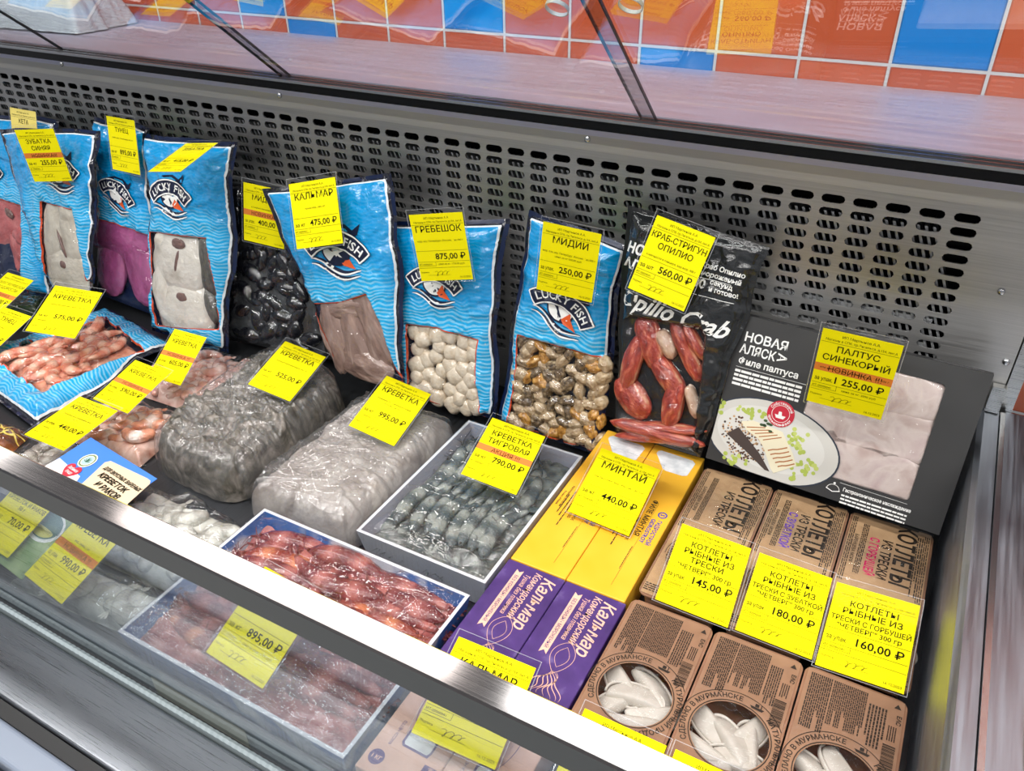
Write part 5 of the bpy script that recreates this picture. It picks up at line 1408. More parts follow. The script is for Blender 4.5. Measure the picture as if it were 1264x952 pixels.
def open_tray(x0, x1, y0, y1, zt, inner, outer, label, shrimps, floor_mat, th=.0045, film_seed=0, foldlines=(), fold=1.0):
    t = thing('shrimp_tray', label, 'tray of shrimp', ((x0 + x1) / 2, (y0 + y1) / 2, DZ)); zb = DZ + .001
    mb = MB(); a = A((x0, y0), (x1, y0), (x1, y1), (x0, y1)); c = a.mean(0); s = lambda d: c + (a - c) + np.sign(c - a) * d
    rings = [np.c_[s(.008), np.full(4, zb)], np.c_[s(0), np.full(4, zt)], np.c_[s(th), np.full(4, zt)], np.c_[s(.008 + th), np.full(4, zb + .003)]]
    for i in range(3):
        V = np.concatenate([rings[i], rings[i + 1]]); mb.add(V, [(k, (k + 1) % 4, 4 + (k + 1) % 4, 4 + k) for k in range(4)], [1, 2, 0][i])
    mb.add(rings[3], [(0, 1, 2, 3)], 0); mb.add(rings[0], [(3, 2, 1, 0)], 1)
    mb.build('tray', [inner, outer, M['tray_edge']], t)
    u, v = np.meshgrid(np.linspace(0, 1, 70), np.linspace(0, 1, 70)); X = x0 + .010 + u * (x1 - x0 - .020); Y = y0 + .010 + v * (y1 - y0 - .020)
    mb = MB(); mb.grid(np.stack([X, Y, zt - .024 + .005 * ridged(X * 45, Y * 45, 0, film_seed + 1)], -1)); o = mb.build('shrimp_mass', floor_mat, t, smooth=True); o['kind'] = 'stuff'
    for (me, px, py, ang, L, zz, roll) in shrimps:
        X = A(math.cos(ang), math.sin(ang), 0); Y = A(-math.sin(ang), math.cos(ang), 0); Z = A(0, 0, 1)
        Y, Z = Y * math.cos(roll) + Z * math.sin(roll), Z * math.cos(roll) - Y * math.sin(roll)
        inst('shrimp', me, t, mat4(X, Y, Z, A(px, py, zz), L))
    # cling film drawn tight over the rim
    u, v = np.meshgrid(np.linspace(0, 1, 230), np.linspace(0, 1, 230)); X = x0 - .001 + u * (x1 - x0 + .002); Y = y0 - .001 + v * (y1 - y0 + .002)
    sd = np.minimum(np.minimum(X - x0, x1 - X), np.minimum(Y - y0, y1 - Y)); Z = zt + .0012 + .008 * smooth(.004, .04, sd)
    Z += smooth(.002, .03, sd) * (.0030 * fbm(X * 22, Y * 22, 0, film_seed) + .0022 * np.clip(ridged(X * 60, Y * 60, 0, film_seed + 3) - .3, 0, 1))
    for (cx, cy, k, amp, fall) in foldlines:
        a_ = np.arctan2(Y - cy, X - cx); r = np.hypot(Y - cy, X - cx)
        Z += amp * np.clip(1 - np.abs(np.sin(a_ * k + 1.5 * vnoise(r * 25, r * 0, 0, film_seed + 5))) * 2.2, 0, 1) * np.exp(-r / fall) * smooth(0, .01, sd)
    Z += smooth(.001, .012, sd) * fold * (crease(X, Y, 18, 7, film_seed + 70, .0030, .5, 1.4) + crease(X, Y, 40, 6, film_seed + 71, .0018, .7, 1.2))
    P = np.stack([X, Y, Z], -1)
    mb = MB(); mb.grid(P); mb.build('cling_film', M['film_tray'], t, smooth=True)
    m2 = MB()                                     # film folded down the sides
    for (i, j, nx_, ny_) in ((slice(0, 1), slice(None), 0, -1), (slice(None), slice(0, 1), -1, 0), (slice(None), slice(-1, None), 1, 0)):
        e = P[i, j].reshape(-1, 3); w = np.stack([e, e + A(nx_ * .0008, ny_ * .0008, -.004), e + A(nx_ * .002, ny_ * .002, -.018), e + A(nx_ * .0012, ny_ * .0012, -.040)], 0)
        w[2] += np.outer(.0016 * vnoise(np.arange(len(e)) * .5, np.zeros(len(e)), 0, film_seed + 8), A(abs(nx_), abs(ny_), 0)); m2.grid(w)
    m2.build('film_skirt', M['film_tray'], t, smooth=True)
    return t


M['film_tray'] = mat_film('tight_cling_film', gloss=.075, rough=.04, bk=.7, bscale=55, bdist=.004)
def tiger_tray():
    rnd = random.Random(5); vs = [shrimp_data('shrimp', [SH['tiger'], SH['tiger_leg']], .55 + .18 * i, True, True, True, .095, 300 + i) for i in range(5)]
    L = []
    x0, x1, y0, y1 = -.580, -.3775, .591, .882
    for row, (yc, n_, zz) in enumerate(((.664, 8, .877), (.695, 8, .889), (.740, 8, .880), (.778, 8, .890), (.808, 8, .879))):
        for k in range(n_):
            x = x0 + .022 + (x1 - x0 - .058) * (k + .5 * (row % 2) * .6) / (n_ - .6); hd = -1 if row < 2 else 1
            L.append((vs[rnd.randrange(5)], x + rnd.uniform(-.004, .004), yc + rnd.uniform(-.008, .008), math.pi / 2 * hd * -1 + rnd.uniform(-.12, .12), rnd.uniform(.112, .126), zz + rnd.uniform(-.002, .002), rnd.uniform(-.2, .2)))
    tt = open_tray(x0, x1, y0, y1, .905, M['tray_grey'], M['tray_edge'], 'grey tray of dark banded tiger shrimp under cling film', L, mat_noise('packed_tiger_shrimp', [(.3, (66, 72, 72)), (.7, (128, 134, 130))], 60, 4, .5, .004, rough=.25, coat=.6), film_seed=31, foldlines=((-.43, .60, 26, .003, .07), (-.56, .70, 16, .002, .06)))
    mb = MB()
    for k in range(90):                       # loose feelers and legs tangled over the shrimp
        a = np.linspace(0, 1, 9); px, py = rnd.uniform(x0 + .02, x1 - .02), rnd.uniform(y0 + .03, y1 - .02); an = rnd.uniform(0, 6.28); L2 = rnd.uniform(.012, .05)
        P = np.stack([px + L2 * a * math.cos(an) + .010 * np.sin(a * 4 + k) * math.sin(an), py + L2 * a * math.sin(an) - .010 * np.sin(a * 4 + k) * math.cos(an), .894 + .005 * np.sin(a * 3 + k)], 1)
        P[:, 0] = np.clip(P[:, 0], x0 + .009, x1 - .009); P[:, 1] = np.clip(P[:, 1], y0 + .009, y1 - .009); mb.tube(P, .00045, 4)
    o = mb.build('feelers', SH['tiger_leg'], tt); o['kind'] = 'stuff'


def red_tray():
    rnd = random.Random(8); vs = [shrimp_data('shrimp', [SH['redo' if i == 3 else 'red'], SH['red_leg']], .25 + .14 * i, True, True, True, .100, 320 + i) for i in range(5)]
    L = []; x0, x1, y0, y1 = -.722, -.384, .322, .566
    for row in range(11):
        for k in range(3):
            y = y0 + .053 + (y1 - y0 - .073) * row / 10; x = x0 + .090 + k * .0770 + rnd.uniform(-.006, .006)
            if k == 1 and row % 2: continue
            L.append((vs[rnd.randrange(5)], x, y, (math.pi if rnd.random() < .35 else 0) + rnd.uniform(-.10, .10), rnd.uniform(.138, .152), (.886 if k != 1 else .8935) + rnd.uniform(-.003, .003), rnd.uniform(-.2, .2)))
    open_tray(x0, x1, y0, y1, .905, M['tray_blue'], M['tray_blue'], 'big tray of red shrimp in blue carton under shiny cling film', L, MASS['red'], film_seed=41,
              fold=2.5, foldlines=((-.70, .34, 30, .007, .12), (-.40, .34, 34, .007, .12), (-.56, .33, 40, .006, .10), (-.395, .55, 26, .006, .08), (-.60, .46, 18, .004, .09)))


tiger_tray(); red_tray()

# ------------------------------------------------------------------ far left: lying blue pouch, dark packs, spice packets
t, sh, lp, it_ = lying('blue pouch of cooked pink shrimp lying flat in the left foreground row', [(130, 364), (206, 402), (36, 506), (-70, 428)], .905, .022, shrimp_fill('cooked', 'shrimp', .088, 21, .026, 60, arc=2.2, legs=True, head=True, fat=.125, h0=.018, dh=.012, edge=.030), mass=MASS['cooked'], mat_='pouch', name='vacuum_pouch', cat='shrimp pouch',
      win=[(122, 380), (172, 417), (48, 470), (-14, 432)], seed=111, nu=110, nv=110, rise=.025, hwin=.012, crumple=.002, wave=.006, zb=DZ + .012)
sh.back('back_film', M['pouch_back'], t, .010)


def flat_pack(label, px, zt, stops, seed, name, cat, script=None, T=.03):
    P = [onz(*c, zt) for c in px]; q = [A(p[0], p[1], DZ + .001) for p in P]; c = sum(q) / 4
    t = thing(name, label, cat, c)
    sh = Sheet(q, A(0, 0, 1), zt - DZ - .004, 70, 70, seed=seed, hem=.004, rise=.02, wave=.003, curl=.002, crumple=.0025, fine=30)
    mb = MB(); mb.grid(sh.P); mb.build('contents', mat_noise(name + '_surface', stops, 24, 5, .4, .003, dist=1.0, rough=.25, coat=.8), t, smooth=True)
    S2 = Sheet(q, A(0, 0, 1), zt - DZ, 60, 60, seed=seed + 3, hem=.003, rise=.018, wave=.003, curl=.002, crumple=.0025, fine=24)
    mb = MB(); mb.grid(S2.P + A(0, 0, .002)); mb.build('clear_film', M['film'], t, smooth=True)
    if script:
        F = Flat(sh.place()); rnd = random.Random(seed)
        for k in range(script):
            a = np.linspace(0, 1, 16); x0, y0 = rnd.uniform(-.3, .25) * sh.W, rnd.uniform(-.25, .3) * sh.H
            F.strip(np.stack([x0 + a * .05, y0 + .006 * np.sin(a * 9 + k)], 1), .003, 0, taper=True)
        F.build('script', mat('yellow_script_print', (226, 200, 90), rough=.5), t)
    return t


flat_pack('dark green seaweed pack at the left edge behind the shrimp pouch', [(-40, 350), (58, 362), (46, 376), (-60, 394)], .885, [(.3, (24, 40, 24)), (.55, (44, 66, 38)), (.75, (80, 100, 70))], 141, 'seaweed_pack', 'seaweed pack')
flat_pack('dark brown smoked fish pack with yellow script at the left edge', [(-60, 502), (34, 524), (0, 552), (-90, 548)], .874, [(.3, (50, 30, 18)), (.55, (110, 58, 24)), (.75, (150, 84, 40))], 151, 'smoked_fish_pack', 'fish pack', script=6)


def spice_packet():
    """blue paper sachet lying on the white shrimp bag"""
    zt = .918; px = [(112, 539), (194, 591), (152, 622), (50, 580)]
    o = onz(50, 585, zt); ux = onz(196, 590, zt)
    BLc, TLc, TRc = onz(40, 596, .914), onz(112, 540, .926), onz(194, 591, .926)
    ex = unit(TRc - TLc); up = TLc - BLc; up = up - ex * (up @ ex); H = np.linalg.norm(up) * 1.25; ey = unit(up); n = np.cross(ex, ey); W = np.linalg.norm(TRc - TLc)
    o = TLc - ey * H
    t = thing('spice_packet', 'blue and cream paper spice packet lying on the white shrimp bag', 'spice packet', M=mat4(ex, ey, n, o), group=None)
    nx, ny = 14, 20; u, v = np.meshgrid(np.linspace(0, W, nx), np.linspace(0, H, ny)); mb = MB()
    bow = .0025 * np.sin(u / W * np.pi) * np.sin(v / H * np.pi)
    mb.grid(np.stack([u, v, bow], -1)); mb.grid(np.stack([u, v, -bow * .6 - .0006], -1), flip=True)
    mb.build('paper', mat('blue_sachet_paper', (64, 128, 222), rough=.45), t, smooth=True, local=True)
    pl = lambda V2, lift=0.0: np.c_[V2[:, 0], V2[:, 1], .0025 * np.sin(V2[:, 0] / W * np.pi) * np.sin(V2[:, 1] / H * np.pi) + .0006 + lift]
    F = Flat(pl)
    lo = lambda px, py: (lambda p: A((p - o) @ ex, (p - o) @ ey))(onpl(px, py, o, n))
    P = rrect(*lo(128, 625), *(lo(188, 598)), .004) if False else None
    c1 = [lo(*q) for q in ((137, 570), (182, 591), (186, 594), (185, 598), (158, 622), (150, 640), (92, 612), (98, 603), (130, 572))]
    F.poly(c1[::-1], 0)
    c2 = [lo(*q) for q in ((57, 575), (74, 566), (100, 590), (86, 610), (40, 596))]; F.lift = .0001; F.poly(c2[::-1], 1)
    c = lo(109, 570); F.lift = .0002; F.disc(c[0], c[1], .0145, mi=1, n=30); F.lift = .0003; F.disc(c[0], c[1], .0128, mi=2, n=30, r_in=.80); F.disc(c[0], c[1], .0092, mi=3, n=26)
    rnd = random.Random(3); F.lift = .0004
    for k in range(14):
        a = rnd.uniform(.3, 2.84); F.strip(np.stack([c[0] + np.linspace(0, .008, 5) * math.cos(a), c[1] - .004 + np.linspace(0, .010, 5) * math.sin(a)], 1), .0009, 4, taper=True)
    h = lo(88, 583); a = np.linspace(0, 2 * np.pi, 40); s_ = .00105
    hx = 16 * np.sin(a) ** 3; hy = 13 * np.cos(a) - 5 * np.cos(2 * a) - 2 * np.cos(3 * a) - np.cos(4 * a)
    F.lift = .0003; V = np.vstack([[h], np.stack([h[0] + hx * s_, h[1] + hy * s_], 1)]); F.put(V, [(0, k + 1, k) for k in range(1, 40)], 5)
    F.lift = .0005; F.text('Любимое', h[0], h[1] + .002, .0072, bold=.01, mi=1, shear=.3, maxw=.024); F.text('блюдо', h[0], h[1] - .005, .0072, bold=.01, mi=1, shear=.3, maxw=.016)
    r = 0
    def tx(s, px, py, size, mw, sh_=.25): p = lo(px, py); F.text(s, p[0], p[1], size, 'l', bold=.03, mi=6, shear=sh_, maxw=mw)
    dx = np.linalg.norm(lo(182, 598) - lo(132, 575))
    tx('ДЛЯ ВКУСНЫХ ВАРЕНЫХ', 128, 580, .0085, dx * 1.0); tx('КРЕВЕТОК', 121, 589, .0125, dx * .92); tx('И РАКОВ', 116, 600, .0125, dx * .75); tx('смесь для приготовления', 103, 606, .006, dx)
    F.build('front_print', [mat('cream_print', (228, 204, 172), rough=.5), M['white'], mat('olive_print', (120, 140, 90), rough=.5), mat('pale_teal_print', (170, 200, 200), rough=.5), mat('dill_print', (54, 110, 84), rough=.5), M['red'], M['ink']], t, local=True)


spice_packet()


def picture_card():
    """green recipe picture packet standing behind the glass beside the 990 ticket"""
    o, tr_ = onz(10, 712, .895), onz(84, 650, .91)
    bl, br, tl = onz(6, 700, .888), onz(26, 716, .884), onz(50, 636, .920)
    ex = unit(A(.96, -.05, -.12)); ey = unit(A(.03, .93, .36)); n = unit(np.cross(ex, ey)); ey = np.cross(n, ex)
    W, H = .075, .115; o = br - ex * W
    t = thing('spice_packet', 'green packet picturing a bowl with lemon behind the front glass', 'spice packet', M=mat4(ex, ey, n, o))
    mb = MB(); mb.rbox((0, 0, -.003), (W, H, 0), .0012); mb.build('paper', mat_noise('green_sachet_paper', [(.35, (96, 136, 70)), (.65, (168, 186, 130))], 30, 3, 0, rough=.4), t, local=True)
    F = Flat(frame_place((0, 0, 0), (1, 0, 0), (0, 1, 0), (0, 0, 1), .0003)); c = A(W * .55, H * .60)
    F.disc(c[0], c[1], .030, .023, 0, n=30); F.lift = .0002; F.disc(c[0], c[1] + .001, .026, .019, 1, n=30); F.lift = .0004; F.disc(c[0] - .002, c[1] - .005, .022, .011, 2, n=26, a0=math.pi, a1=2 * math.pi); F.disc(c[0] - .002, c[1] - .005, .022, .003, 3, n=26)
    F.build('front_print', [M['white'], mat('teal_sauce_print', (96, 126, 122), rough=.5), mat('lemon_print', (206, 200, 110), rough=.5), mat('lemon_rind_print', (226, 222, 160), rough=.5)], t, local=True)


picture_card()


def plastic_sack():
    """white carrier sack lying on the rear worktop beyond the glass"""
    zt = CZ - .300 * S1
    q = [A(-2.45, 1.345, zt + .002), A(-1.74, 1.345, zt + .002), A(-1.70, 1.16, zt + .002), A(-2.45, 1.10, zt + .002)]
    t = thing('plastic_sack', 'white crumpled plastic sack with pink letters on the rear worktop', 'plastic bag', sum(q) / 4)
    sh = Sheet(q, A(0, 0, 1), .11, 90, 60, seed=71, hem=.01, rise=.09, wave=.012, curl=.008, crumple=.007, fine=13, pw=.7)
    m, n, l, b = newmat('white_polythene'); setp(b, rough=.25, coat=.5, sss=.0); b.inputs['Base Color'].default_value = srgb(222, 232, 244)
    tt = noisetex(n, l, 26, 4, dist=1.5); bump(n, l, b, tt.outputs[0], .6, .01)
    sh.front('sack', m, t)
    F = Flat(sh.place()); F.text('лети', -.10, -.03, .07, 'l', bold=.02, shear=.3); F.build('lettering', mat('pink_letters', (230, 150, 160), rough=.5), t)


plastic_sack()
# ------------------------------------------------------------------ price tickets in clear sleeves
TW, TH = .088, .110
M['weld'] = mat_film('sleeve_weld', gloss=.12, milk=.30, rough=.15, bk=.1)
M['pale_yellow'] = mat('bleached_yellow_card', (240, 220, 118), rough=.7, spec=.1)
PNP = {
'zub':([-1.683, 0.9845, -0.4886],[0.924, 0.378, 0.051],[-0.048, -0.019, 0.999]),
'tun':([-1.5371, 1.0736, -0.4715],[1.0, -0.011, -0.0],[0.002, 0.181, 0.983]),
'b3':([-1.2972, 1.026, -0.4513],[0.991, 0.041, 0.127],[-0.07, 0.971, 0.229]),
'mus4':([-1.1032, 1.0188, -0.5342],[0.983, 0.156, -0.093],[0.063, 0.187, 0.98]),
'kal':([-0.9219, 0.9658, -0.4811],[0.935, 0.295, 0.196],[-0.298, 0.356, 0.885]),
'greb':([-0.6703, 0.9677, -0.495],[0.955, 0.266, 0.131],[-0.14, 0.013, 0.99]),
'mid7':([-0.4565, 0.9812, -0.4828],[0.987, 0.13, -0.093],[0.092, 0.013, 0.996]),
'crab':([-0.3112, 1.0112, -0.4663],[0.98, -0.019, -0.197],[0.189, 0.372, 0.909]),
'hal':([-0.04, 0.8964, -0.509],[1.0, 0.004, -0.015],[0.016, -0.101, 0.995]),
'145':([-0.1383, 0.7119, -0.7208],[0.99, 0.083, -0.115],[-0.044, 0.951, 0.307]),
'180':([-0.0426, 0.7286, -0.74],[0.997, 0.044, -0.068],[-0.023, 0.958, 0.286]),
'160':([0.0503, 0.6977, -0.7102],[0.997, -0.008, 0.076],[-0.01, 0.971, 0.24]),
'mint':([-0.2902, 0.7929, -0.7104],[0.997, 0.002, -0.076],[0.025, 0.937, 0.35]),
'tig':([-0.4733, 0.8095, -0.7274],[0.984, 0.107, -0.145],[-0.059, 0.952, 0.3]),
'995':([-0.695, 0.8281, -0.7282],[0.992, 0.009, -0.127],[0.036, 0.937, 0.347]),
'525':([-0.9346, 0.8491, -0.7334],[0.986, 0.077, -0.151],[-0.03, 0.956, 0.29]),
'605':([-1.2695, 0.8765, -0.8116],[0.999, 0.042, 0.003],[-0.036, 0.818, 0.574]),
'590':([-1.2534, 0.7537, -0.807],[0.995, 0.049, -0.092],[-0.025, 0.969, 0.244]),
'440':([-1.1633, 0.5804, -0.7527],[0.995, 0.069, -0.066],[-0.064, 0.996, 0.067]),
'575':([-1.3212, 0.7177, -0.6479],[0.909, 0.393, -0.14],[-0.329, 0.881, 0.341]),
'895':([-0.5468, 0.3906, -0.7078],[0.998, -0.045, -0.041],[0.059, 0.899, 0.435]),
'805':([-0.2825, 0.4149, -0.6963],[0.98, 0.135, -0.147],[-0.112, 0.982, 0.154]),
}


def ticket_pose(key=None, k=1.0, zc=None, corner=None, which='TL', z=None, y=None, tilt=20, yaw=0, roll=0, s=1.0):
    """pose of a ticket: a measured one, or one set on its corner with the usual slant"""
    if key:
        C, X, Y = [A(*q) for q in PNP[key]]
        if zc is not None: k = (zc - CZ) / C[2]
        C = C * k + CAM; s = k * s
    else:
        t, w, r = math.radians(tilt), math.radians(yaw), math.radians(roll)
        X = A(1, 0, 0); Y = A(0, math.cos(t), math.sin(t))
        X, Y = X * math.cos(r) + Y * math.sin(r), Y * math.cos(r) - X * math.sin(r)
        Rz = A((math.cos(w), -math.sin(w), 0), (math.sin(w), math.cos(w), 0), (0, 0, 1)); X, Y = Rz @ X, Rz @ Y
        P = onz(corner[0], corner[1], z) if y is None else ony(corner[0], corner[1], y)
        sx, sy = {'TL': (1, -1), 'TR': (-1, -1), 'BL': (1, 1), 'BR': (-1, 1)}[which]
        C = P + X * sx * TW / 2 * s + Y * sy * TH / 2 * s
    X = unit(X); Z = unit(np.cross(X, Y)); Y = np.cross(Z, X)
    return C, X, Y, Z, s


def ticket(label, pose, title, desc='', banner=None, unit_='за кг', price='', tsize=.0118, desc_lines=None, extra='', card='yellow'):
    C, X, Y, Z, s = pose
    t = thing('price_tag', label, 'price tag', group='yellow price tags in clear sleeves', M=mat4(X, Y, Z, C, s))
    w, h = TW / 2, TH / 2
    mb = MB(); mb.box((-w, -h, -.0002), (w, h, .0003)); mb.build('card', M[card], t, local=True)
    # sleeve: folded clear pocket, open at the top
    mb = MB(); a, b, c = w + .0035, h + .0085, h + .003
    pr = [(.0012, b), (.0012, -c + .001), (.0004, -c), (-.0004, -c), (-.0012, -c + .001), (-.0012, b + .003)]
    xs = np.linspace(-a, a, 4)
    mb.grid(np.array([[(x, q[1], q[0]) for q in pr] for x in xs]))
    for x0, x1, y0, y1 in ((-a, -a + .0009, -c, b), (a - .0009, a, -c, b), (-a, a, -c, -c + .0008), (-a, a, b - .0008, b)):
        mb.quad((x0, y0, .0013), (x1, y0, .0013), (x1, y1, .0013), (x0, y1, .0013), 1)
    mb.build('sleeve', [M['sleeve'], M['weld']], t, local=True)
    F = Flat(frame_place((0, 0, .0003), (1, 0, 0), (0, 1, 0), (0, 0, 1), .0002))
    F.text('ИП Мартынов А.А.', 0, h - .0085, .0048, mi=0, maxw=.05)
    F.text('Магазин в СПб, пр.Энгельса, д.154, лит.А', .001, h - .0145, .0044, maxw=TW * .9)
    F.rect(-w + .001, h - .0172, w - .001, h - .0168)
    y = h - (.0290 if len(title) < 4 else .0268); gap = 1.12 if len(title) < 4 else 1.0
    for ln in title:
        sz = tsize
        if isinstance(ln, tuple): ln, sz = ln
        F.text(ln, 0, y, sz, bold=.012, maxw=TW * .94); y -= sz * gap
    y += .0035
    for ln in (desc if isinstance(desc, (list, tuple)) else [desc] if desc else []):
        F.text(ln, 0, y - .0035, .0042, maxw=TW * .92); y -= .006
    yp = -h + .0365
    if banner:
        yb = yp + .0195
        G = Flat(frame_place((0, 0, .0003), (1, 0, 0), (0, 1, 0), (0, 0, 1), .00012)); G.rect(-w, yb - .0055, w, yb + .0055)
        G.build('banner', M['banner'], t, local=True, label='orange strip across the card')
        F.text(banner, .002, yb - .0038, .0102, maxw=TW * .72)
    else:
        F.rect(-w + .001, yp + .0135, w - .001, yp + .0139)
    F.text(unit_, -w + .003, yp, .0082, 'l', bold=.008, maxw=.021)
    F.text(price, w - .006, yp - .0005, .0138, 'r', bold=.016, maxw=TW * .66)
    F.rect(-w + .001, yp - .0046, w - .001, yp - .0042)
    F.text('ИТ-00000041', -w + .002, yp - .0100, .0040, 'l')
    F.rect(-w + .001, yp - .0116, -w + .030, yp - .0112); F.rect(-w + .030, yp - .0116, -w + .0304, yp - .0044)
    if extra: F.text(extra, .012, yp - .0100, .0042, maxw=.05)
    F.rect(-w + .001, yp - .0148, w - .001, yp - .0144)
    F.text('Подпись', -w + .002, -h + .0135, .0034, 'l'); F.rect(-w + .014, -h + .0093, 0.008, -h + .0096)
    a = np.linspace(0, 1, 26)
    F.strip(np.stack([-.018 + a * .024 + .003 * np.sin(a * 19), -h + .0115 + .0045 * np.sin(a * 19 + .8) * (1 - .4 * a) + .002 * a], 1), .0005)
    F.text('16.12.2023', w - .003, -h + .004, .0042, 'r')
    F.build('lettering', M['ink'], t, local=True)
    return t


RUB = ' ₽'
ticket('yellow price tag reading 255,00 hung across the second blue fish pouch', ticket_pose('zub', k=.940), [('ЗУБАТКА', .0125), ('СИНЯЯ', .0125)], 'филе, мор., без кожи, фас. вес', 'НОВИНКА!!!', 'за кг', '255,00' + RUB)
ticket('yellow price tag reading 895,00 on the pouch of purplish pink tuna', ticket_pose('tun', k=.925), [('ТУНЕЦ', .0125)], 'стейк, мор., Тихий океан, вес, кг', None, 'за кг', '895,00' + RUB)
ticket('strongly tilted yellow price tag on the pouch of round white steaks', ticket_pose('b3', k=.89), [('ЗУБАТКА', .0125)], '', None, 'за кг', '415,00' + RUB)
ticket('yellow price tag reading 400,00 on the bag of black mussels', ticket_pose('mus4', k=.985), [('МИДИИ', .0135)], 'в голубых раковинах, мор.', 'НОВИНКА!!!', 'за упак.', '400,00' + RUB)
ticket('tilted yellow price tag reading 475,00 on the squid pouch', ticket_pose('kal', k=.98), [('КАЛЬМАР', .0150)], 'тушка мор., вес, кг', None, 'за кг', '475,00' + RUB)
ticket('yellow price tag reading 875,00 on the scallop pouch', ticket_pose('greb', k=.99), [('ГРЕБЕШОК', .0142)], 'мор. в/у, Петербург, Россия, фас.500 г', None, '', '875,00' + RUB, extra='цена за кг: 1750,00 руб')
ticket('yellow price tag reading 250,00 on the pouch of shelled mussels', ticket_pose('mid7', k=.98), [('МИДИИ', .0142)], ['мор. в/м, в/у, Петербург, Россия, фас.500 г', 'цена за кг 500,00 руб.'], None, 'за упак.', '250,00' + RUB)
ticket('yellow price tag reading 560,00 on the black crab pouch', ticket_pose('crab', k=.963), [('КРАБ-СТРИГУН', .0120), ('ОПИЛИО', .0120)], 'конечности в панцире, вар-мор, 400 г', None, 'за шт', '560,00' + RUB)
ticket('yellow price tag reading 1 255,00 on the black box of fish fillet', ticket_pose('hal', k=1.0), [('ПАЛТУС', .0118), ('СИНЕКОРЫЙ', .0118)], 'филе на коже, без костей, мор., фас. 600 г', 'НОВИНКА !!!', 'за упак.', '1 255,00' + RUB, extra='цена за кг: 2090 руб')
CT = .0105
ticket('yellow price tag reading 145,00, leftmost of three lying on the brown cutlet packs', ticket_pose('145', zc=.930), [('КОТЛЕТЫ', CT), ('РЫБНЫЕ ИЗ', CT), ('ТРЕСКИ', CT), ('"ЧЕТВЕРГ" 300 гр', .0082)], '', None, 'за упак', '145,00' + RUB)
ticket('yellow price tag reading 180,00, middle one of three lying on the brown cutlet packs', ticket_pose('180', zc=.928), [('КОТЛЕТЫ', CT), ('РЫБНЫЕ ИЗ', CT), ('ТРЕСКИ С ЗУБАТКОЙ', .0088), ('"ЧЕТВЕРГ" 300 гр', .0082)], '', None, 'за упак', '180,00' + RUB)
ticket('yellow price tag reading 160,00, rightmost of three lying on the brown cutlet packs', ticket_pose('160', zc=.926), [('КОТЛЕТЫ', CT), ('РЫБНЫЕ ИЗ', CT), ('ТРЕСКИ С ГОРБУШЕЙ', .0088), ('"ЧЕТВЕРГ" 300 гр', .0082)], '', None, 'за упак', '160,00' + RUB)
ticket('yellow price tag reading 440,00 lying on the two yellow cartons', ticket_pose('mint', zc=.934), [('МИНТАЙ', .0150)], 'филе без кожи, мор., Россия, фас 1 кг', None, 'за кг', '440,00' + RUB)
ticket('yellow price tag reading 790,00 on the tray of grey tiger shrimp', ticket_pose('tig', zc=.943), [('КРЕВЕТКА', .0128), ('ТИГРОВАЯ', .0128)], '', 'АКЦИЯ !!!', 'за кг', '790,00' + RUB)
ticket('yellow price tag reading 995,00 on the pale flat frozen block', ticket_pose('995', zc=.946), [('КРЕВЕТКА', .0138)], ['Ваннамей б/г, свежемороженая', 'Россия, фас. кг'], None, 'за кг', '995,00' + RUB)
ticket('yellow price tag reading 525,00 on the dark grey frozen block', ticket_pose('525', zc=.957), [('КРЕВЕТКА', .0138)], 'Северная неразделанная, вес, кг', None, 'за кг', '525,00' + RUB)
ticket('yellow price tag reading 605,00 on the rear bag of pale pink shrimp', ticket_pose('605', zc=.936), [('КРЕВЕТКА', .0130)], '', 'НОВИНКА !!!', 'за упак.', '605,00' + RUB)
ticket('yellow price tag reading 590,00 on the middle bag of coral shrimp', ticket_pose('590', zc=.935), [('КРЕВЕТКА', .0130)], '', 'НОВИНКА', 'за упак.', '590,00' + RUB)
ticket('yellow price tag reading 440,00 on the shrimp bag behind the blue spice packet', ticket_pose('440', zc=.930), [('КРЕВЕТКА', .0138)], ['Королевская очищенная, мор.', 'фас. кг'], None, 'за упак.', '440,00' + RUB)
ticket('yellow price tag reading 575,00 on the blue pouch of cooked pink shrimp', ticket_pose('575', k=1.03), [('КРЕВЕТКА', .0138)], 'Аргентинская вар.-мор., фас. кг', None, 'за кг', '575,00' + RUB)
ticket('yellow price tag reading 895,00 seen below the rail on the red shrimp tray', ticket_pose('895', zc=.951), [('КРЕВЕТКА', .0138)], 'Лангустин, мор.', None, 'за кг', '895,00' + RUB, extra='цена за упак. 1790 руб')
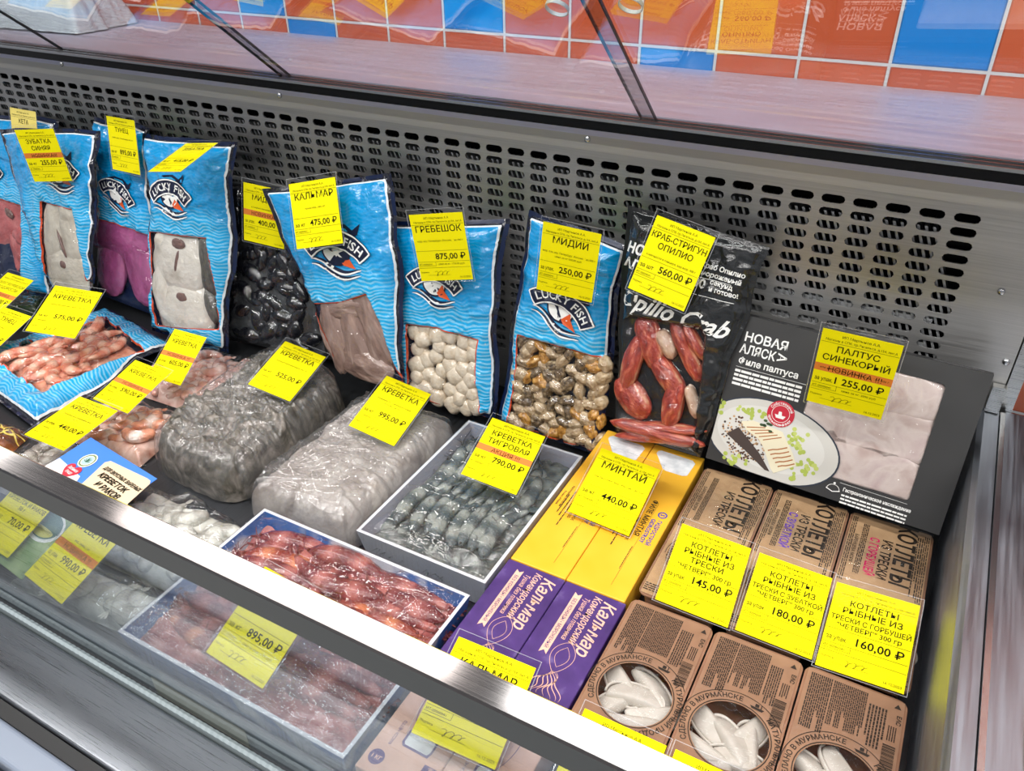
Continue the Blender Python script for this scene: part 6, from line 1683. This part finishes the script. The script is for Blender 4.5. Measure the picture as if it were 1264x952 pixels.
ticket('yellow price tag reading 805,00 lying on the purple cartons, crossed by the rail', ticket_pose('805', k=1.02), [('КАЛЬМАР', .0130), ('КОМАНДОРСКИЙ', .0110)], 'тушка без плавника', None, 'за шт', '805,00' + RUB)
ticket('yellow price tag reading 990,00 behind the front glass beside the green picture card', ticket_pose(corner=(76, 746), which='BR', z=.900, tilt=22, yaw=-6), [('КРЕВЕТКА', .0138)], 'мор., очищ., фас.', 'НОВИНКА !!', 'за упак.', '990,00' + RUB)
ticket('yellow price tag cut by the left edge of the photo behind the front glass', ticket_pose(corner=(9.5, 689), which='BR', z=.900, tilt=22, yaw=-2), [('ПРИПРАВА ДЛЯ', .0088), ('ВКУСНЫХ ВАРЕНЫХ', .0088), ('КРЕВЕТОК И РАКОВ', .0088), ('50 г', .0080)], '', None, 'за шт', '70,00' + RUB)
ticket('sun-bleached yellow price tag on top of the leftmost pink fish pouch', ticket_pose(corner=(44, 138), which='TR', y=1.012, tilt=75, yaw=0), [('КЕТА', .0128)], '', None, 'за кг', '455,00' + RUB, card='pale_yellow')
ticket('yellow price tag with a red strip by the dark green pack at the left edge', ticket_pose(corner=(41.6, 346.4), which='TR', z=.952, tilt=22, yaw=0), [('САЛАТ ИЗ МОРСКОЙ', .0098), ('ВОДОРОСЛИ', .0098)], '', 'НОВИНКА', 'за кг', '395,00' + RUB)
ticket('yellow price tag half hidden under the lying blue shrimp pouch', ticket_pose(corner=(39, 391), which='TR', z=.936, tilt=20, yaw=0), [('ТУНЕЦ', .0138)], 'кусок, мор.', None, 'за кг', '650,00' + RUB)
ticket('yellow price tag in front of the leftmost brown dumpling tray', ticket_pose(corner=(722, 874.6), which='TL', z=.927, tilt=14, yaw=0), [('ВАРЕНИКИ', .0120)], '', None, 'за упак', '170,00' + RUB)
ticket('yellow price tag in front of the middle brown dumpling tray', ticket_pose(corner=(834, 925), which='TL', z=.927, tilt=14, yaw=0), [('ВАРЕНИКИ', .0120)], '', None, 'за упак', '185,00' + RUB)
